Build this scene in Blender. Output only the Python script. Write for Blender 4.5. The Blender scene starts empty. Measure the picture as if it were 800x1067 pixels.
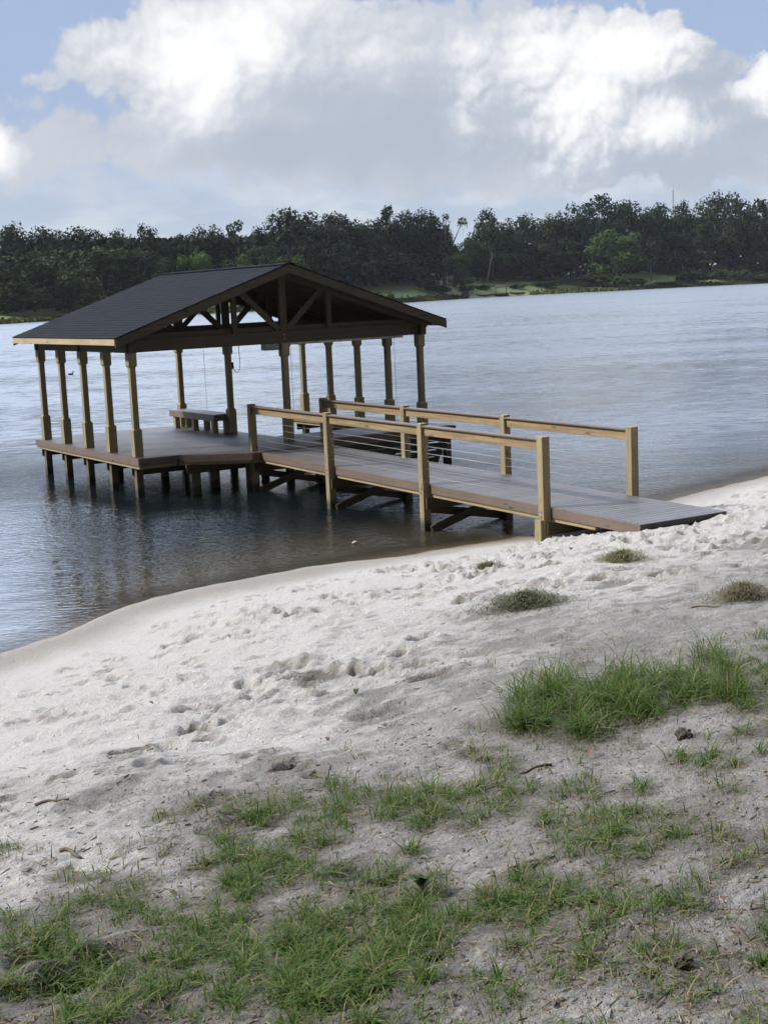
import bpy, bmesh, math, random
import numpy as np
from mathutils import Matrix, Vector

random.seed(7)
RNG = np.random.default_rng(11)
scene = bpy.context.scene
COL = scene.collection

# ------------------------------------------------------------------ camera
F_PX, PITCH, ROLL, YAW = 1449.88, 0.1574, 0.0444, 0.5619
CAM = np.array([-11.1676, -27.3137, 4.0649])


def cam_axes():
    cy, sy = math.cos(YAW), math.sin(YAW)
    cp, sp = math.cos(PITCH), math.sin(PITCH)
    cr, sr = math.cos(ROLL), math.sin(ROLL)
    fwd = np.array([sy * cp, cy * cp, -sp])
    right = np.array([cy, -sy, 0.0])
    up = np.cross(right, fwd)
    return right * cr - up * sr, right * sr + up * cr, fwd


AX_R, AX_U, AX_F = cam_axes()
cam_data = bpy.data.cameras.new('camera')
cam = bpy.data.objects.new('camera', cam_data)
COL.objects.link(cam)
m = Matrix.Identity(4)
for i in range(3):
    m[i][0], m[i][1], m[i][2], m[i][3] = AX_R[i], AX_U[i], -AX_F[i], CAM[i]
cam.matrix_world = m
cam_data.sensor_fit = 'VERTICAL'
cam_data.sensor_height = 24
cam_data.lens = 24 * F_PX / 1067
cam_data.clip_start = 0.1
cam_data.clip_end = 20000
scene.camera = cam


def ray(u, v):
    """direction of sight through a place of the photograph (800 x 1067)"""
    u = np.asarray(u, float)[..., None]
    v = np.asarray(v, float)[..., None]
    d = AX_F + AX_R * (u - 400) / F_PX + AX_U * (533.5 - v) / F_PX
    return d / np.linalg.norm(d, axis=-1, keepdims=True)


# ------------------------------------------------------------------ noise
_PERM = np.random.default_rng(3).permutation(512)
_PERM = np.concatenate([_PERM, _PERM])
_GA = np.random.default_rng(4).uniform(0, 2 * math.pi, 512)
_GX, _GY = np.cos(_GA), np.sin(_GA)


def perlin(x, y):
    xi, yi = np.floor(x).astype(np.int64), np.floor(y).astype(np.int64)
    xf, yf = x - xi, y - yi
    xi &= 511
    yi &= 511

    def g(ix, iy, fx, fy):
        h = _PERM[_PERM[ix & 511] + (iy & 511)]
        return _GX[h] * fx + _GY[h] * fy
    sx = xf * xf * xf * (xf * (xf * 6 - 15) + 10)
    sy = yf * yf * yf * (yf * (yf * 6 - 15) + 10)
    a = g(xi, yi, xf, yf)
    b = g(xi + 1, yi, xf - 1, yf)
    c = g(xi, yi + 1, xf, yf - 1)
    d = g(xi + 1, yi + 1, xf - 1, yf - 1)
    return (a + (b - a) * sx) * (1 - sy) + (c + (d - c) * sx) * sy


def fbm(x, y, octaves=4, gain=0.5):
    s, a = 0, 1.0
    for k in range(octaves):
        s = s + a * perlin(x * 2 ** k + 17.3 * k, y * 2 ** k - 9.1 * k)
        a *= gain
    return s


def smooth(e0, e1, x):
    t = np.clip((x - e0) / (e1 - e0), 0, 1)
    return t * t * (3 - 2 * t)


# ------------------------------------------------------------------ terrain
SHX = [-400, -60, -30, -12, -8.5, -6.48, -5.87, -5.09, -4.16, -3.15, -1.92, -0.73, 0.75, 2.36, 7.46, 9.05, 10.43, 16, 30, 60, 400]
SHY = [-150, -34, -20, -13.4, -12.2, -11.45, -11.15, -10.5, -10.0, -9.82, -9.67, -9.58, -9.46, -9.55, -8.44, -8.0, -7.74, -6.6, -3, 6, 120]
PS = [-40, -12, -3, 0, 1.7, 3.8, 8.0, 17.8, 30, 100, 600]
PZ = [-3.0, -1.5, -0.35, 0, 0.27, 0.64, 1.20, 2.46, 3.3, 5, 9]


def shore_s(x, y):
    w = 0.10 * perlin(x * 0.9, x * 0 + 3.3) + 0.05 * perlin(x * 2.7, x * 0 + 8.1)
    return np.interp(x, SHX, SHY) + w - y


def far_dist(az):
    """distance from the photographer to the far shore"""
    return np.interp(az, FAZ, FD)


_fu = np.array([-160, 0, 60, 215, 250, 430, 480, 600, 800, 1000])
_fv = np.array([345.5, 338, 334.0, 327.0, 325.3, 315.0, 311.5, 305, 295, 285.5])
_fr = ray(_fu, _fv)
FAZ = np.arctan2(_fr[:, 0], _fr[:, 1])
FD = CAM[2] / -_fr[:, 2] * np.hypot(_fr[:, 0], _fr[:, 1])
FAZ = np.concatenate([[-3.2, -0.7], FAZ, [1.8, 3.2]])
FD = np.concatenate([[500, 230], FD, [900, 900]])


def base_height(x, y):
    s = shore_s(x, y)
    z = np.interp(s, PS, PZ)
    # low berm where the waves have cut the sand on the left
    z = z + 0.13 * np.exp(-((s - 0.45) / 0.4) ** 2) * smooth(0.8, -2.0, x) * smooth(0, 0.2, s)
    z = z + np.where(s > 0, 1, 0) * smooth(0.3, 3, s) * 0.07 * fbm(x * 0.45, y * 0.45, 2)
    rho = np.hypot(x - CAM[0], y - CAM[1])
    az = np.arctan2(x - CAM[0], y - CAM[1])
    b = rho - far_dist(az)
    lift = smooth(0.35, 0.62, az)
    zb = np.interp(b, [-40, 0, 4, 45, 120, 400, 3000], [-3, 0, 0.5, 3.0, 5, 7, 14])
    zb = zb + lift * np.interp(b, [0, 60, 300], [0, 3.5, 5])
    return np.where((rho > 100) & (s < 0), zb, z)


# --- disturbed sand: footprints and lumps stamped into one height raster
RX0, RX1, RY0, RY1, RC = -13.0, 14.0, -27.0, -7.0, 0.0125
rw, rh = int((RX1 - RX0) / RC), int((RY1 - RY0) / RC)
RASTER = np.zeros((rh, rw), np.float32)


def stamp(cx, cy, ang, ln, wd, dep):
    R = ln * 1.6
    i0, i1 = int((cx - R - RX0) / RC), int((cx + R - RX0) / RC)
    j0, j1 = int((cy - R - RY0) / RC), int((cy + R - RY0) / RC)
    if i0 < 0 or j0 < 0 or i1 >= rw or j1 >= rh:
        return
    X = RX0 + (np.arange(i0, i1) + .5) * RC - cx
    Y = (RY0 + (np.arange(j0, j1) + .5) * RC - cy)[:, None]
    a = (X * math.cos(ang) + Y * math.sin(ang)) / (ln * .5)
    b = (-X * math.sin(ang) + Y * math.cos(ang)) / (wd * .5)
    q = np.sqrt(a * a + b * b)
    prof = -np.clip(1.0 - q ** 2.4, 0, 1) + 0.45 * np.exp(-((q - 1.28) / .27) ** 2)
    RASTER[j0:j1, i0:i1] += (dep * prof).astype(np.float32)


for _ in range(2300):
    x = random.uniform(-8, 12.5)
    s = random.triangular(0.8, 10.5, 3.5)
    y = float(np.interp(x, SHX, SHY)) - s
    k = random.random()
    if x < -3.5 and random.random() < .6:
        continue
    if float(perlin(np.array(x * .55 + 7), np.array(y * .7 + 2))) < random.uniform(-.45, .1):
        continue
    a = random.gauss(0.3, .8) if k < .75 else random.uniform(0, 3.14)
    stamp(x, y, a, random.uniform(.2, .36), random.uniform(.11, .19), random.uniform(.02, .065) * (1.0 if s < 8 else .5))
for _ in range(500):          # scuffs further up
    x = random.uniform(-11, 8)
    y = random.uniform(-26, -17)
    stamp(x, y, random.uniform(0, 3.14), random.uniform(.12, .34), random.uniform(.08, .2), random.uniform(.006, .02))


def dig(u, v, ln, wd, dep, ang=0.0):
    p = ground_at(u, v, base_height)
    stamp(float(p[0]), float(p[1]), ang, ln, wd, dep)


def ground_at(u, v, h):
    d = ray(u, v)
    z = np.full(d.shape[:-1], 1.2)
    for _ in range(40):
        t = (z - CAM[2]) / d[..., 2]
        p = CAM + d * t[..., None]
        z = z * .4 + .6 * h(p[..., 0], p[..., 1])
    return np.stack([p[..., 0], p[..., 1], h(p[..., 0], p[..., 1])], -1)


for (u, v, l, w, dp) in ((300, 700, .55, .28, .08), (325, 708, .5, .28, .09), (345, 722, .5, .2, .06), (450, 707, .45, .22, .055), (395, 745, .5, .25, .05),
                         (215, 760, .6, .25, .05), (105, 1003, .5, .26, .06), (60, 1030, .4, .3, .05), (380, 905, .35, .25, .04),
                         (40, 1000, .3, .3, .05), (560, 745, .4, .2, .05), (300, 800, .3, .16, .05), (240, 862, .4, .2, .04)):
    dig(u, v, l, w, dp, random.uniform(-.4, .4))


def track(uv, wd, dep):
    """a drag mark along places seen in the photograph"""
    P = ground_at(np.array([q[0] for q in uv], float), np.array([q[1] for q in uv], float), base_height)
    for a_, b_ in zip(P[:-1], P[1:]):
        n = max(2, int(np.hypot(*(b_ - a_)[:2]) / .05))
        for k_ in range(n):
            q = a_ + (b_ - a_) * k_ / n
            stamp(float(q[0]), float(q[1]), math.atan2(b_[1] - a_[1], b_[0] - a_[0]), .16, wd, dep * .45 * random.uniform(.6, 1.2))


track([(335, 690), (285, 708), (235, 735), (190, 765)], .09, .03)
track([(352, 694), (300, 716), (250, 744), (205, 772)], .09, .022)
track([(180, 775), (172, 800), (166, 832)], .035, .010)


def raster_at(x, y):
    fx = np.clip((x - RX0) / RC - .5, 0, rw - 2.001)
    fy = np.clip((y - RY0) / RC - .5, 0, rh - 2.001)
    i, j = fx.astype(int), fy.astype(int)
    a, b = fx - i, fy - j
    return (RASTER[j, i] * (1 - a) + RASTER[j, i + 1] * a) * (1 - b) + (RASTER[j + 1, i] * (1 - a) + RASTER[j + 1, i + 1] * a) * b


def sand_height(x, y):
    s = shore_s(x, y)
    z = base_height(x, y)
    w = smooth(0.5, 2.0, s) * smooth(45, 20, s)
    lumpy = smooth(1.2, 6.0, s) * smooth(11, 6.5, s)
    wx, wy = x + .16 * perlin(x * 2.1, y * 2.1), y + .16 * perlin(x * 2.1 + 40, y * 2.1)
    z = z + w * (0.020 * fbm(wx * 1.6, wy * 1.6, 3) + .006 * fbm(x * 7, y * 7, 3))
    rid = 1 - 2 * np.abs(perlin(wx * 2.6 + 5, wy * 3.6))
    tramp = smooth(-.25, .35, perlin(x * .55 + 7, y * .7 + 2))
    z = z + w * lumpy * (.05 * fbm(wx * .9 + 3, wy * 1.3, 2) + (.25 + tramp) * (.030 * rid + .026 * fbm(wx * 5, wy * 6.5, 3)))
    z = z + w * smooth(8, 12, s) * .018 * fbm(x * 11, y * 11, 4, .6)
    z = z + w * raster_at(x, y)
    # sand drifted against the foot of the gangway
    z = z + .02 * np.exp(-((y + 13.42) / .26) ** 2) * smooth(1.2, 1.9, x) * smooth(3.9, 3.2, x) * np.clip(.45 + 1.5 * perlin(x * 1.9 + 3, y * 1.9), 0, 1)
    return z


_SPOTS = [(ground_at(u_, v_, base_height), r_, k_) for u_, v_, r_, k_ in
          ((108, 1003, .26, 1.5), (60, 1030, .28, 1.2), (130, 960, .2, .7), (345, 1045, .3, .7), (430, 1030, .25, .7), (325, 708, .3, 1.0), (450, 707, .22, .8), (395, 745, .3, .5),
           (250, 862, .2, .6), (560, 745, .2, .5), (740, 840, .3, .6), (500, 712, .3, .5), (770, 880, .3, .5))]


def dark_spots(x, y):
    """turned-up dark soil in the holes"""
    t = 0
    n_ = fbm(x * 6, y * 6, 3, .6)
    for p_, r_, k_ in _SPOTS:
        t = t + k_ * smooth(1.25, .35, np.hypot(x - p_[0], y - p_[1]) / r_ + .55 * n_)
    return t


def dirt_amount(x, y):
    s = shore_s(x, y)
    n = fbm(x * .55 + 3, y * .55, 4, .55)
    d = smooth(4.6, 10.0, s + 2.0 * n) * .72
    d = d + .55 * smooth(.15, .55, fbm(x * 1.4 + 9, y * 1.9, 4, .6)) * smooth(2.0, 5.0, s)
    d = d + .35 * smooth(.1, .5, fbm(x * 5 + 9, y * 7, 3, .6)) * smooth(3.0, 9.0, s)
    # the smooth pale tongue of sand on the left
    d = d * (1 - .6 * smooth(-4.6, -6.4, x) * smooth(-18.8, -17.2, y))
    return np.clip(d, 0, 1)


# patches: where on the ground (seen at u, v), spread, blades, blade length, clump count, dry share
PATCH = [(600, 745, 62, 26, 2600, .26, 26, .06), (655, 728, 75, 22, 2600, .24, 26, .06), (735, 712, 62, 24, 1700, .22, 22, .10), (555, 752, 30, 16, 900, .24, 12, .06), (790, 690, 40, 30, 800, .18, 16, .2),
         (590, 690, 90, 12, 500, .12, 24, .35), (680, 672, 90, 8, 220, .10, 18, .4), (790, 745, 25, 30, 450, .16, 10, .2), (510, 780, 50, 22, 380, .14, 16, .25),
         (440, 848, 45, 26, 1300, .17, 16, .1), (380, 835, 60, 22, 1100, .15, 18, .12), (300, 868, 60, 34, 1500, .16, 20, .1), (245, 915, 34, 26, 1000, .17, 9, .08), (320, 905, 50, 24, 900, .15, 14, .1),
         (270, 838, 50, 16, 380, .13, 14, .2), (215, 845, 40, 18, 260, .12, 12, .25), (510, 838, 45, 22, 700, .16, 14, .15), (560, 820, 40, 16, 420, .14, 14, .2), (640, 850, 60, 28, 900, .15, 22, .2),
         (600, 875, 60, 22, 800, .15, 18, .2), (690, 870, 50, 26, 500, .14, 16, .25), (740, 800, 34, 34, 500, .17, 12, .2), (570, 930, 60, 26, 1000, .16, 18, .12), (530, 950, 50, 26, 900, .15, 16, .12),
         (450, 970, 55, 34, 1600, .17, 20, .08), (400, 1000, 60, 36, 2000, .18, 22, .06), (310, 1015, 66, 42, 2300, .18, 22, .05), (215, 1020, 60, 40, 1500, .17, 18, .08), (330, 1050, 60, 30, 1200, .18, 14, .06),
         (60, 1020, 60, 44, 1500, .18, 20, .08), (110, 1045, 50, 30, 900, .18, 12, .1), (20, 985, 40, 34, 700, .16, 14, .12), (130, 950, 60, 26, 800, .14, 18, .15), (80, 920, 46, 24, 260, .12, 12, .25),
         (200, 970, 60, 30, 900, .14, 20, .15), (330, 965, 60, 26, 900, .15, 18, .12), (670, 950, 60, 30, 700, .14, 20, .2), (600, 990, 50, 30, 500, .14, 16, .2), (680, 1000, 60, 34, 450, .13, 18, .25),
         (797, 985, 16, 30, 260, .14, 6, .06), (760, 900, 50, 40, 400, .13, 18, .3), (735, 1030, 50, 26, 260, .12, 14, .3), (505, 1040, 36, 20, 260, .14, 8, .15), (18, 885, 20, 16, 90, .14, 4, .3),
         (430, 925, 60, 24, 700, .15, 16, .15), (160, 880, 40, 16, 160, .1, 12, .3), (620, 780, 60, 14, 260, .1, 20, .3), (-90, 1010, 90, 60, 1500, .17, 24, .1), (900, 960, 80, 90, 1500, .16, 30, .15),
         (860, 730, 50, 30, 900, .2, 16, .15), (450, 1100, 400, 26, 1900, .17, 60, .1), (190, 760, 60, 20, 40, .08, 6, .5), (400, 790, 90, 16, 160, .1, 20, .3)]



def grass_roots(patches, seed):
    rng = np.random.default_rng(seed)
    uv, ln, dr = [], [], []
    for (u, v, ru, rv_, n, L0, k, d) in patches:
        tall = L0 >= .2
        n = int(n * (.72 if tall else .70))
        k = int(k * (1.2 if tall else 1.7))
        cu, cv = rng.normal(u, ru * .58, k), rng.normal(v, rv_ * .58, k)
        wt = rng.uniform(.25, 1, k) ** 2
        ii = rng.choice(k, n, p=wt / wt.sum())
        s0 = max(3.5, ru / math.sqrt(k) * (.62 if tall else .5)) * (1 + .8 * (rng.uniform(size=n) < .3))
        uv.append(np.stack([cu[ii] + rng.normal(0, 1, n) * s0, cv[ii] + rng.normal(0, 1, n) * s0 * .5], 1))
        ln.append(L0 * (.95 if tall else .72) * rng.uniform(.35, 1.25, n) * (.5 + .5 * wt[ii]))
        dr.append((rng.uniform(size=n) < d + .08) * rng.uniform(.5, 1, n))
    uv, ln, dr = np.concatenate(uv), np.concatenate(ln), np.concatenate(dr)
    keep = uv[:, 1] < 1180
    return uv[keep], ln[keep], dr[keep]


G_UV, G_LEN, G_DRY = grass_roots(PATCH, 21)
G_XY = ground_at(G_UV[:, 0], G_UV[:, 1], base_height)
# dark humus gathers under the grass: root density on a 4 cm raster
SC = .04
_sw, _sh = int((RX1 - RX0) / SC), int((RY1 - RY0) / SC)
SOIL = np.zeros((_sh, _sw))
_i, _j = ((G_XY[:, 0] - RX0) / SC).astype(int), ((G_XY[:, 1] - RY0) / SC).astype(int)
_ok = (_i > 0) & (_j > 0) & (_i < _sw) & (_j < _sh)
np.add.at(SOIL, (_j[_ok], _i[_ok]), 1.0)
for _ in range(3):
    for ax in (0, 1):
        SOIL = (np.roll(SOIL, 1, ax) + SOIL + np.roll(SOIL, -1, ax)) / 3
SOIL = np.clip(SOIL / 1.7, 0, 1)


def soil_at(x, y):
    i = np.clip((x - RX0) / SC, 0, _sw - 1).astype(int)
    j = np.clip((y - RY0) / SC, 0, _sh - 1).astype(int)
    return SOIL[j, i] * ((x > RX0) & (x < RX1) & (y > RY0) & (y < RY1))


def grass_mesh():
    rng = np.random.default_rng(5)
    ln = G_LEN
    P = ground_at(G_UV[:, 0], G_UV[:, 1], sand_height)
    n = len(P)
    P[:, 2] -= .006
    az_ = rng.uniform(0, 6.28, n)
    leanv = np.clip(np.abs(rng.normal(.95, .45, n)), 0, 1.6) * np.where(ln > .17, .8, 1)
    hd = np.stack([np.cos(az_), np.sin(az_), az_ * 0], 1)
    wv = np.stack([-np.sin(az_), np.cos(az_), az_ * 0], 1)
    tw = rng.normal(0, .5, n)
    wv = wv * np.cos(tw)[:, None] + np.array([0, 0, 1.0]) * np.sin(tw)[:, None] * .4
    wd = rng.uniform(.0016, .0040, n) * (.75 + ln / .2 * .4)
    rows = []
    for t, wf in ((0, .75), (.3, 1.0), (.6, .85), (.85, .5), (1.0, .05)):
        c_ = P + hd * (ln * (np.sin(leanv) * t ** 1.5 + .25 * t ** 3))[:, None]
        c_[:, 2] += ln * (t * np.cos(leanv * .45) - .62 * leanv * t * t * .8) + .003
        rows += [c_ - wv * (wd * wf)[:, None], c_ + wv * (wd * wf)[:, None]]
    V = np.stack(rows, 1).reshape(-1, 3)
    o = (np.arange(n) * 10)[:, None]
    F = np.concatenate([o + np.array([[2 * k, 2 * k + 1, 2 * k + 3, 2 * k + 2]]) for k in range(4)], 0)
    tipv = np.tile(np.repeat([0, .3, .6, .85, 1.0], 2), n)
    return V, F, tipv, np.repeat(G_DRY, 10)


# ------------------------------------------------------------------ mesh helpers
class MB:
    def __init__(self):
        self.v, self.f = [], []

    def add(self, vs, fs):
        o = len(self.v)
        self.v += [tuple(p) for p in vs]
        self.f += [tuple(o + i for i in q) for q in fs]
        return self

    def box(self, x0, x1, y0, y1, z0, z1):
        return self.add([(x0, y0, z0), (x1, y0, z0), (x1, y1, z0), (x0, y1, z0), (x0, y0, z1), (x1, y0, z1), (x1, y1, z1), (x0, y1, z1)],
                        [(0, 3, 2, 1), (4, 5, 6, 7), (0, 1, 5, 4), (1, 2, 6, 5), (2, 3, 7, 6), (3, 0, 4, 7)])

    def bar(self, p, q, w, h, up=(0, 0, 1), ext=0.0):
        """board from p to q, w across, h along up"""
        p, q, up = Vector(p), Vector(q), Vector(up)
        d = (q - p).normalized()
        p, q = p - d * ext, q + d * ext
        s = d.cross(up).normalized()
        t = s.cross(d).normalized()
        s, t = s * w / 2, t * h / 2
        vs = [p - s - t, p + s - t, p + s + t, p - s + t, q - s - t, q + s - t, q + s + t, q - s + t]
        return self.add(vs, [(0, 1, 2, 3), (4, 7, 6, 5), (0, 4, 5, 1), (1, 5, 6, 2), (2, 6, 7, 3), (3, 7, 4, 0)])

    def prism(self, pts, z0, z1):
        n = len(pts)
        return self.add([(x, y, z0) for x, y in pts] + [(x, y, z1) for x, y in pts],
                        [tuple(range(n))[::-1], tuple(range(n, 2 * n))] + [(i, (i + 1) % n, n + (i + 1) % n, n + i) for i in range(n)])

    def tube(self, pts, r, n=8, cap=True):
        pts = [Vector(p) for p in pts]
        rs = r if isinstance(r, (list, tuple)) else [r] * len(pts)
        o = len(self.v)
        ref = Vector((0.31, .17, .93))
        for i, p in enumerate(pts):
            d = (pts[min(i + 1, len(pts) - 1)] - pts[max(i - 1, 0)]).normalized()
            s = d.cross(ref)
            if s.length < .05:
                s = d.cross(Vector((1, 0, 0)))
            s.normalize()
            t = s.cross(d)
            for k in range(n):
                a = 2 * math.pi * k / n
                self.v.append(tuple(p + (s * math.cos(a) + t * math.sin(a)) * rs[i]))
        for i in range(len(pts) - 1):
            for k in range(n):
                a, b = o + i * n + k, o + i * n + (k + 1) % n
                self.f.append((a, b, b + n, a + n))
        if cap:
            self.f.append(tuple(o + k for k in range(n))[::-1])
            self.f.append(tuple(o + (len(pts) - 1) * n + k for k in range(n)))
        return self

    def build(self, name, mat, parent=None, bevel=0, smooth_=False):
        return mesh_obj(name, np.array(self.v, float), self.f, mat, parent, bevel, smooth_)


def mesh_obj(name, v, f, mat, parent=None, bevel=0, smooth_=False, attrs=None):
    me = bpy.data.meshes.new(name)
    if isinstance(f, np.ndarray):
        n, k = f.shape
        me.vertices.add(len(v))
        me.vertices.foreach_set('co', np.ascontiguousarray(v, np.float32).ravel())
        me.loops.add(n * k)
        me.loops.foreach_set('vertex_index', np.ascontiguousarray(f, np.int32).ravel())
        me.polygons.add(n)
        me.polygons.foreach_set('loop_start', np.arange(0, n * k, k, dtype=np.int32))
        me.update(calc_edges=True)
    else:
        me.from_pydata([tuple(p) for p in v], [], f)
        me.update()
    if smooth_:
        me.polygons.foreach_set('use_smooth', np.ones(len(me.polygons), bool))
    for an, av in (attrs or {}).items():
        at = me.attributes.new(an, 'FLOAT', 'POINT')
        at.data.foreach_set('value', np.ascontiguousarray(av, np.float32))
    if mat is not None:
        me.materials.append(mat)
    o = bpy.data.objects.new(name, me)
    COL.objects.link(o)
    if parent is not None:
        o.parent = parent
    if bevel:
        b = o.modifiers.new('bevel', 'BEVEL')
        b.width = bevel
        b.segments = 2
        b.limit_method = 'ANGLE'
    return o


def share(name, src, parent, loc=(0, 0, 0), rotz=0.0):
    o = src.copy()
    o.name = name
    COL.objects.link(o)
    o.parent = parent
    o.location = loc
    o.rotation_euler = (0, 0, rotz)
    return o


def empty(name, loc=(0, 0, 0), rotz=0.0):
    o = bpy.data.objects.new(name, None)
    o.empty_display_size = .3
    COL.objects.link(o)
    o.location = loc
    o.rotation_euler = (0, 0, rotz)
    return o


def tag(o, label, cat, group=None, kind=None):
    o['label'] = label
    o['category'] = cat
    if group:
        o['group'] = group
    if kind:
        o['kind'] = kind
    return o


# ------------------------------------------------------------------ node helpers
class NT:
    def __init__(self, tree):
        self.t = tree
        self.n, self.l = tree.nodes, tree.links

    def new(self, typ, **kw):
        nd = self.n.new(typ)
        for k, v in kw.items():
            setattr(nd, k, v)
        return nd

    def put(self, sock, val):
        if isinstance(val, bpy.types.NodeSocket):
            self.l.new(val, sock)
        elif val is not None:
            sock.default_value = val

    def m(self, op, a, b=None, c=None, clamp=False):
        nd = self.new('ShaderNodeMath', operation=op, use_clamp=clamp)
        for s, v in zip(nd.inputs, (a, b, c)):
            self.put(s, v)
        return nd.outputs[0]

    def vm(self, op, a, b=None, scale=None):
        nd = self.new('ShaderNodeVectorMath', operation=op)
        self.put(nd.inputs[0], a)
        if b is not None:
            self.put(nd.inputs[1], b)
        if scale is not None:
            self.put(nd.inputs['Scale'], scale)
        return nd.outputs['Value'] if op in ('DOT_PRODUCT', 'LENGTH', 'DISTANCE') else nd.outputs[0]

    def noise(self, vec, scale, detail=4, rough=.5, dist=0.0, dim='3D', out='Fac'):
        nd = self.new('ShaderNodeTexNoise', noise_dimensions=dim)
        self.put(nd.inputs['Vector'], vec)
        nd.inputs['Scale'].default_value = scale
        nd.inputs['Detail'].default_value = detail
        nd.inputs['Roughness'].default_value = rough
        nd.inputs['Distortion'].default_value = dist
        return nd.outputs[out]

    def scale(self, vec, s):
        return self.vm('MULTIPLY', vec, tuple(s))

    def mix(self, fac, a, b, blend='MIX'):
        nd = self.new('ShaderNodeMix', data_type='RGBA', blend_type=blend)
        self.put(nd.inputs[0], fac)
        self.put(nd.inputs[6], a if isinstance(a, bpy.types.NodeSocket) else tuple(a) + (1,) * (4 - len(a)))
        self.put(nd.inputs[7], b if isinstance(b, bpy.types.NodeSocket) else tuple(b) + (1,) * (4 - len(b)))
        return nd.outputs[2]

    def ss(self, x, e0, e1, o0=0.0, o1=1.0):
        nd = self.new('ShaderNodeMapRange', interpolation_type='SMOOTHSTEP')
        for s, v in zip(nd.inputs, (x, e0, e1, o0, o1)):
            self.put(s, v)
        return nd.outputs[0]

    def attr(self, name):
        return self.new('ShaderNodeAttribute', attribute_name=name).outputs['Fac']

    def bump(self, h, strength=.5, dist=.02, normal=None):
        nd = self.new('ShaderNodeBump')
        nd.inputs['Strength'].default_value = strength
        nd.inputs['Distance'].default_value = dist
        self.put(nd.inputs['Height'], h)
        if normal is not None:
            self.put(nd.inputs['Normal'], normal)
        return nd.outputs[0]


def material(name):
    mt = bpy.data.materials.new(name)
    mt.use_nodes = True
    g = NT(mt.node_tree)
    b = g.n['Principled BSDF']
    return mt, g, b


def obj_co(g):
    return g.new('ShaderNodeTexCoord').outputs['Object']


def wood(name, axis, ca, cb, rough=.75, per_island=.0, bump=.25, grey=None, stain=False):
    """sawn timber: grain runs along the axis"""
    mt, g, b = material(name)
    co0 = co = obj_co(g)
    sc = {'x': (1.2, 22, 22), 'y': (22, 1.2, 22), 'z': (22, 22, 1.2)}[axis]
    off = g.new('ShaderNodeNewGeometry').outputs['Random Per Island']
    offv = g.new('ShaderNodeCombineXYZ')
    for s in offv.inputs:
        g.put(s, g.m('MULTIPLY', off, 37.0))
    co = g.vm('ADD', co, offv.outputs[0])
    grain = g.noise(g.scale(co, sc), 1.0, 5, .62, .6)
    blot = g.noise(g.scale(co, (1.6, 1.6, 1.1)), 1.0, 3, .6)
    c = g.mix(g.ss(grain, .3, .72), ca, cb)
    c = g.mix(g.m('MULTIPLY', g.ss(blot, .42, .75), .55), c, grey or tuple(.62 * k for k in ca))
    knots = g.new('ShaderNodeTexVoronoi')
    g.put(knots.inputs['Vector'], g.scale(co, tuple({1.2: 1.7, 22: 7}[k] for k in sc)))
    knots.inputs['Scale'].default_value = 1.0
    c = g.mix(g.ss(knots.outputs['Distance'], .19, .06), c, tuple(.35 * k for k in ca))
    if per_island:
        c = g.mix(g.m('MULTIPLY', off, per_island), c, tuple(.5 * k for k in ca))
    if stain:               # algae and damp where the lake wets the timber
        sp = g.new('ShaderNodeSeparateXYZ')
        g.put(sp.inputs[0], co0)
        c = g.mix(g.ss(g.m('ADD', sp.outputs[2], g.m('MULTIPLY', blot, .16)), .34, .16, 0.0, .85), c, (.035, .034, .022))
    g.put(b.inputs['Base Color'], c)
    g.put(b.inputs['Roughness'], g.ss(grain, .2, .8, rough + .1, rough - .1))
    g.put(b.inputs['Normal'], g.bump(grain, bump, .004))
    b.inputs['Specular IOR Level'].default_value = .3
    return mt


def plain(name, col, rough=.6, metal=0.0, var=.25, scale=8.0):
    mt, g, b = material(name)
    n = g.noise(obj_co(g), scale, 4, .6)
    g.put(b.inputs['Base Color'], g.mix(g.ss(n, .3, .7), tuple(k * (1 - var) for k in col), tuple(min(1, k * (1 + var)) for k in col)))
    b.inputs['Roughness'].default_value = rough
    b.inputs['Metallic'].default_value = metal
    return mt


TR_A, TR_B = (.37, .295, .165), (.25, .195, .10)          # treated pine
WOODX = wood('treated_wood_x', 'x', TR_A, TR_B)
WOODY = wood('treated_wood_y', 'y', TR_A, TR_B)
WOODZ = wood('treated_wood_z', 'z', (.33, .275, .165), (.21, .17, .095))
RAILX = wood('rail_wood', 'x', (.34, .245, .135), (.185, .13, .07))
NEWY = wood('fresh_pine', 'y', (.47, .38, .24), (.37, .285, .165), per_island=0)
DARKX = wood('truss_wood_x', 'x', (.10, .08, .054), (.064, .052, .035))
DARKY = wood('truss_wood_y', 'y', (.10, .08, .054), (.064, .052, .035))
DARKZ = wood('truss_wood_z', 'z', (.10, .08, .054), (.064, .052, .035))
PILE = wood('shaded_pile_wood', 'z', (.17, .145, .09), (.11, .09, .055), stain=True)  # pine darkened for the shade under the deck and for wet
POSTZ = wood('rail_post_wood', 'z', (.35, .285, .165), (.18, .145, .08), stain=True)
SKIRT = wood('skirt_wood', 'x', (.05, .04, .03), (.03, .025, .02), stain=True)
RAKE = wood('rake_wood', 'x', (.115, .09, .058), (.075, .06, .038))
SHEATH = wood('roof_sheathing', 'y', (.05, .04, .032), (.034, .028, .022))
DECKX = wood('composite_deck', 'x', (.115, .098, .088), (.09, .077, .069), rough=.55, per_island=.5, bump=.1)
DECKR = wood('composite_ramp', 'y', (.155, .14, .132), (.12, .11, .104), rough=.55, per_island=.55, bump=.1)
TRIMX = wood('composite_trim_x', 'x', (.165, .122, .097), (.135, .10, .08), rough=.6, bump=.08)
TRIMY = wood('composite_trim_y', 'y', (.165, .122, .097), (.135, .10, .08), rough=.6, bump=.08)
CABLE = plain('stainless_cable', (.34, .34, .34), .4, .3, .05)
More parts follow.
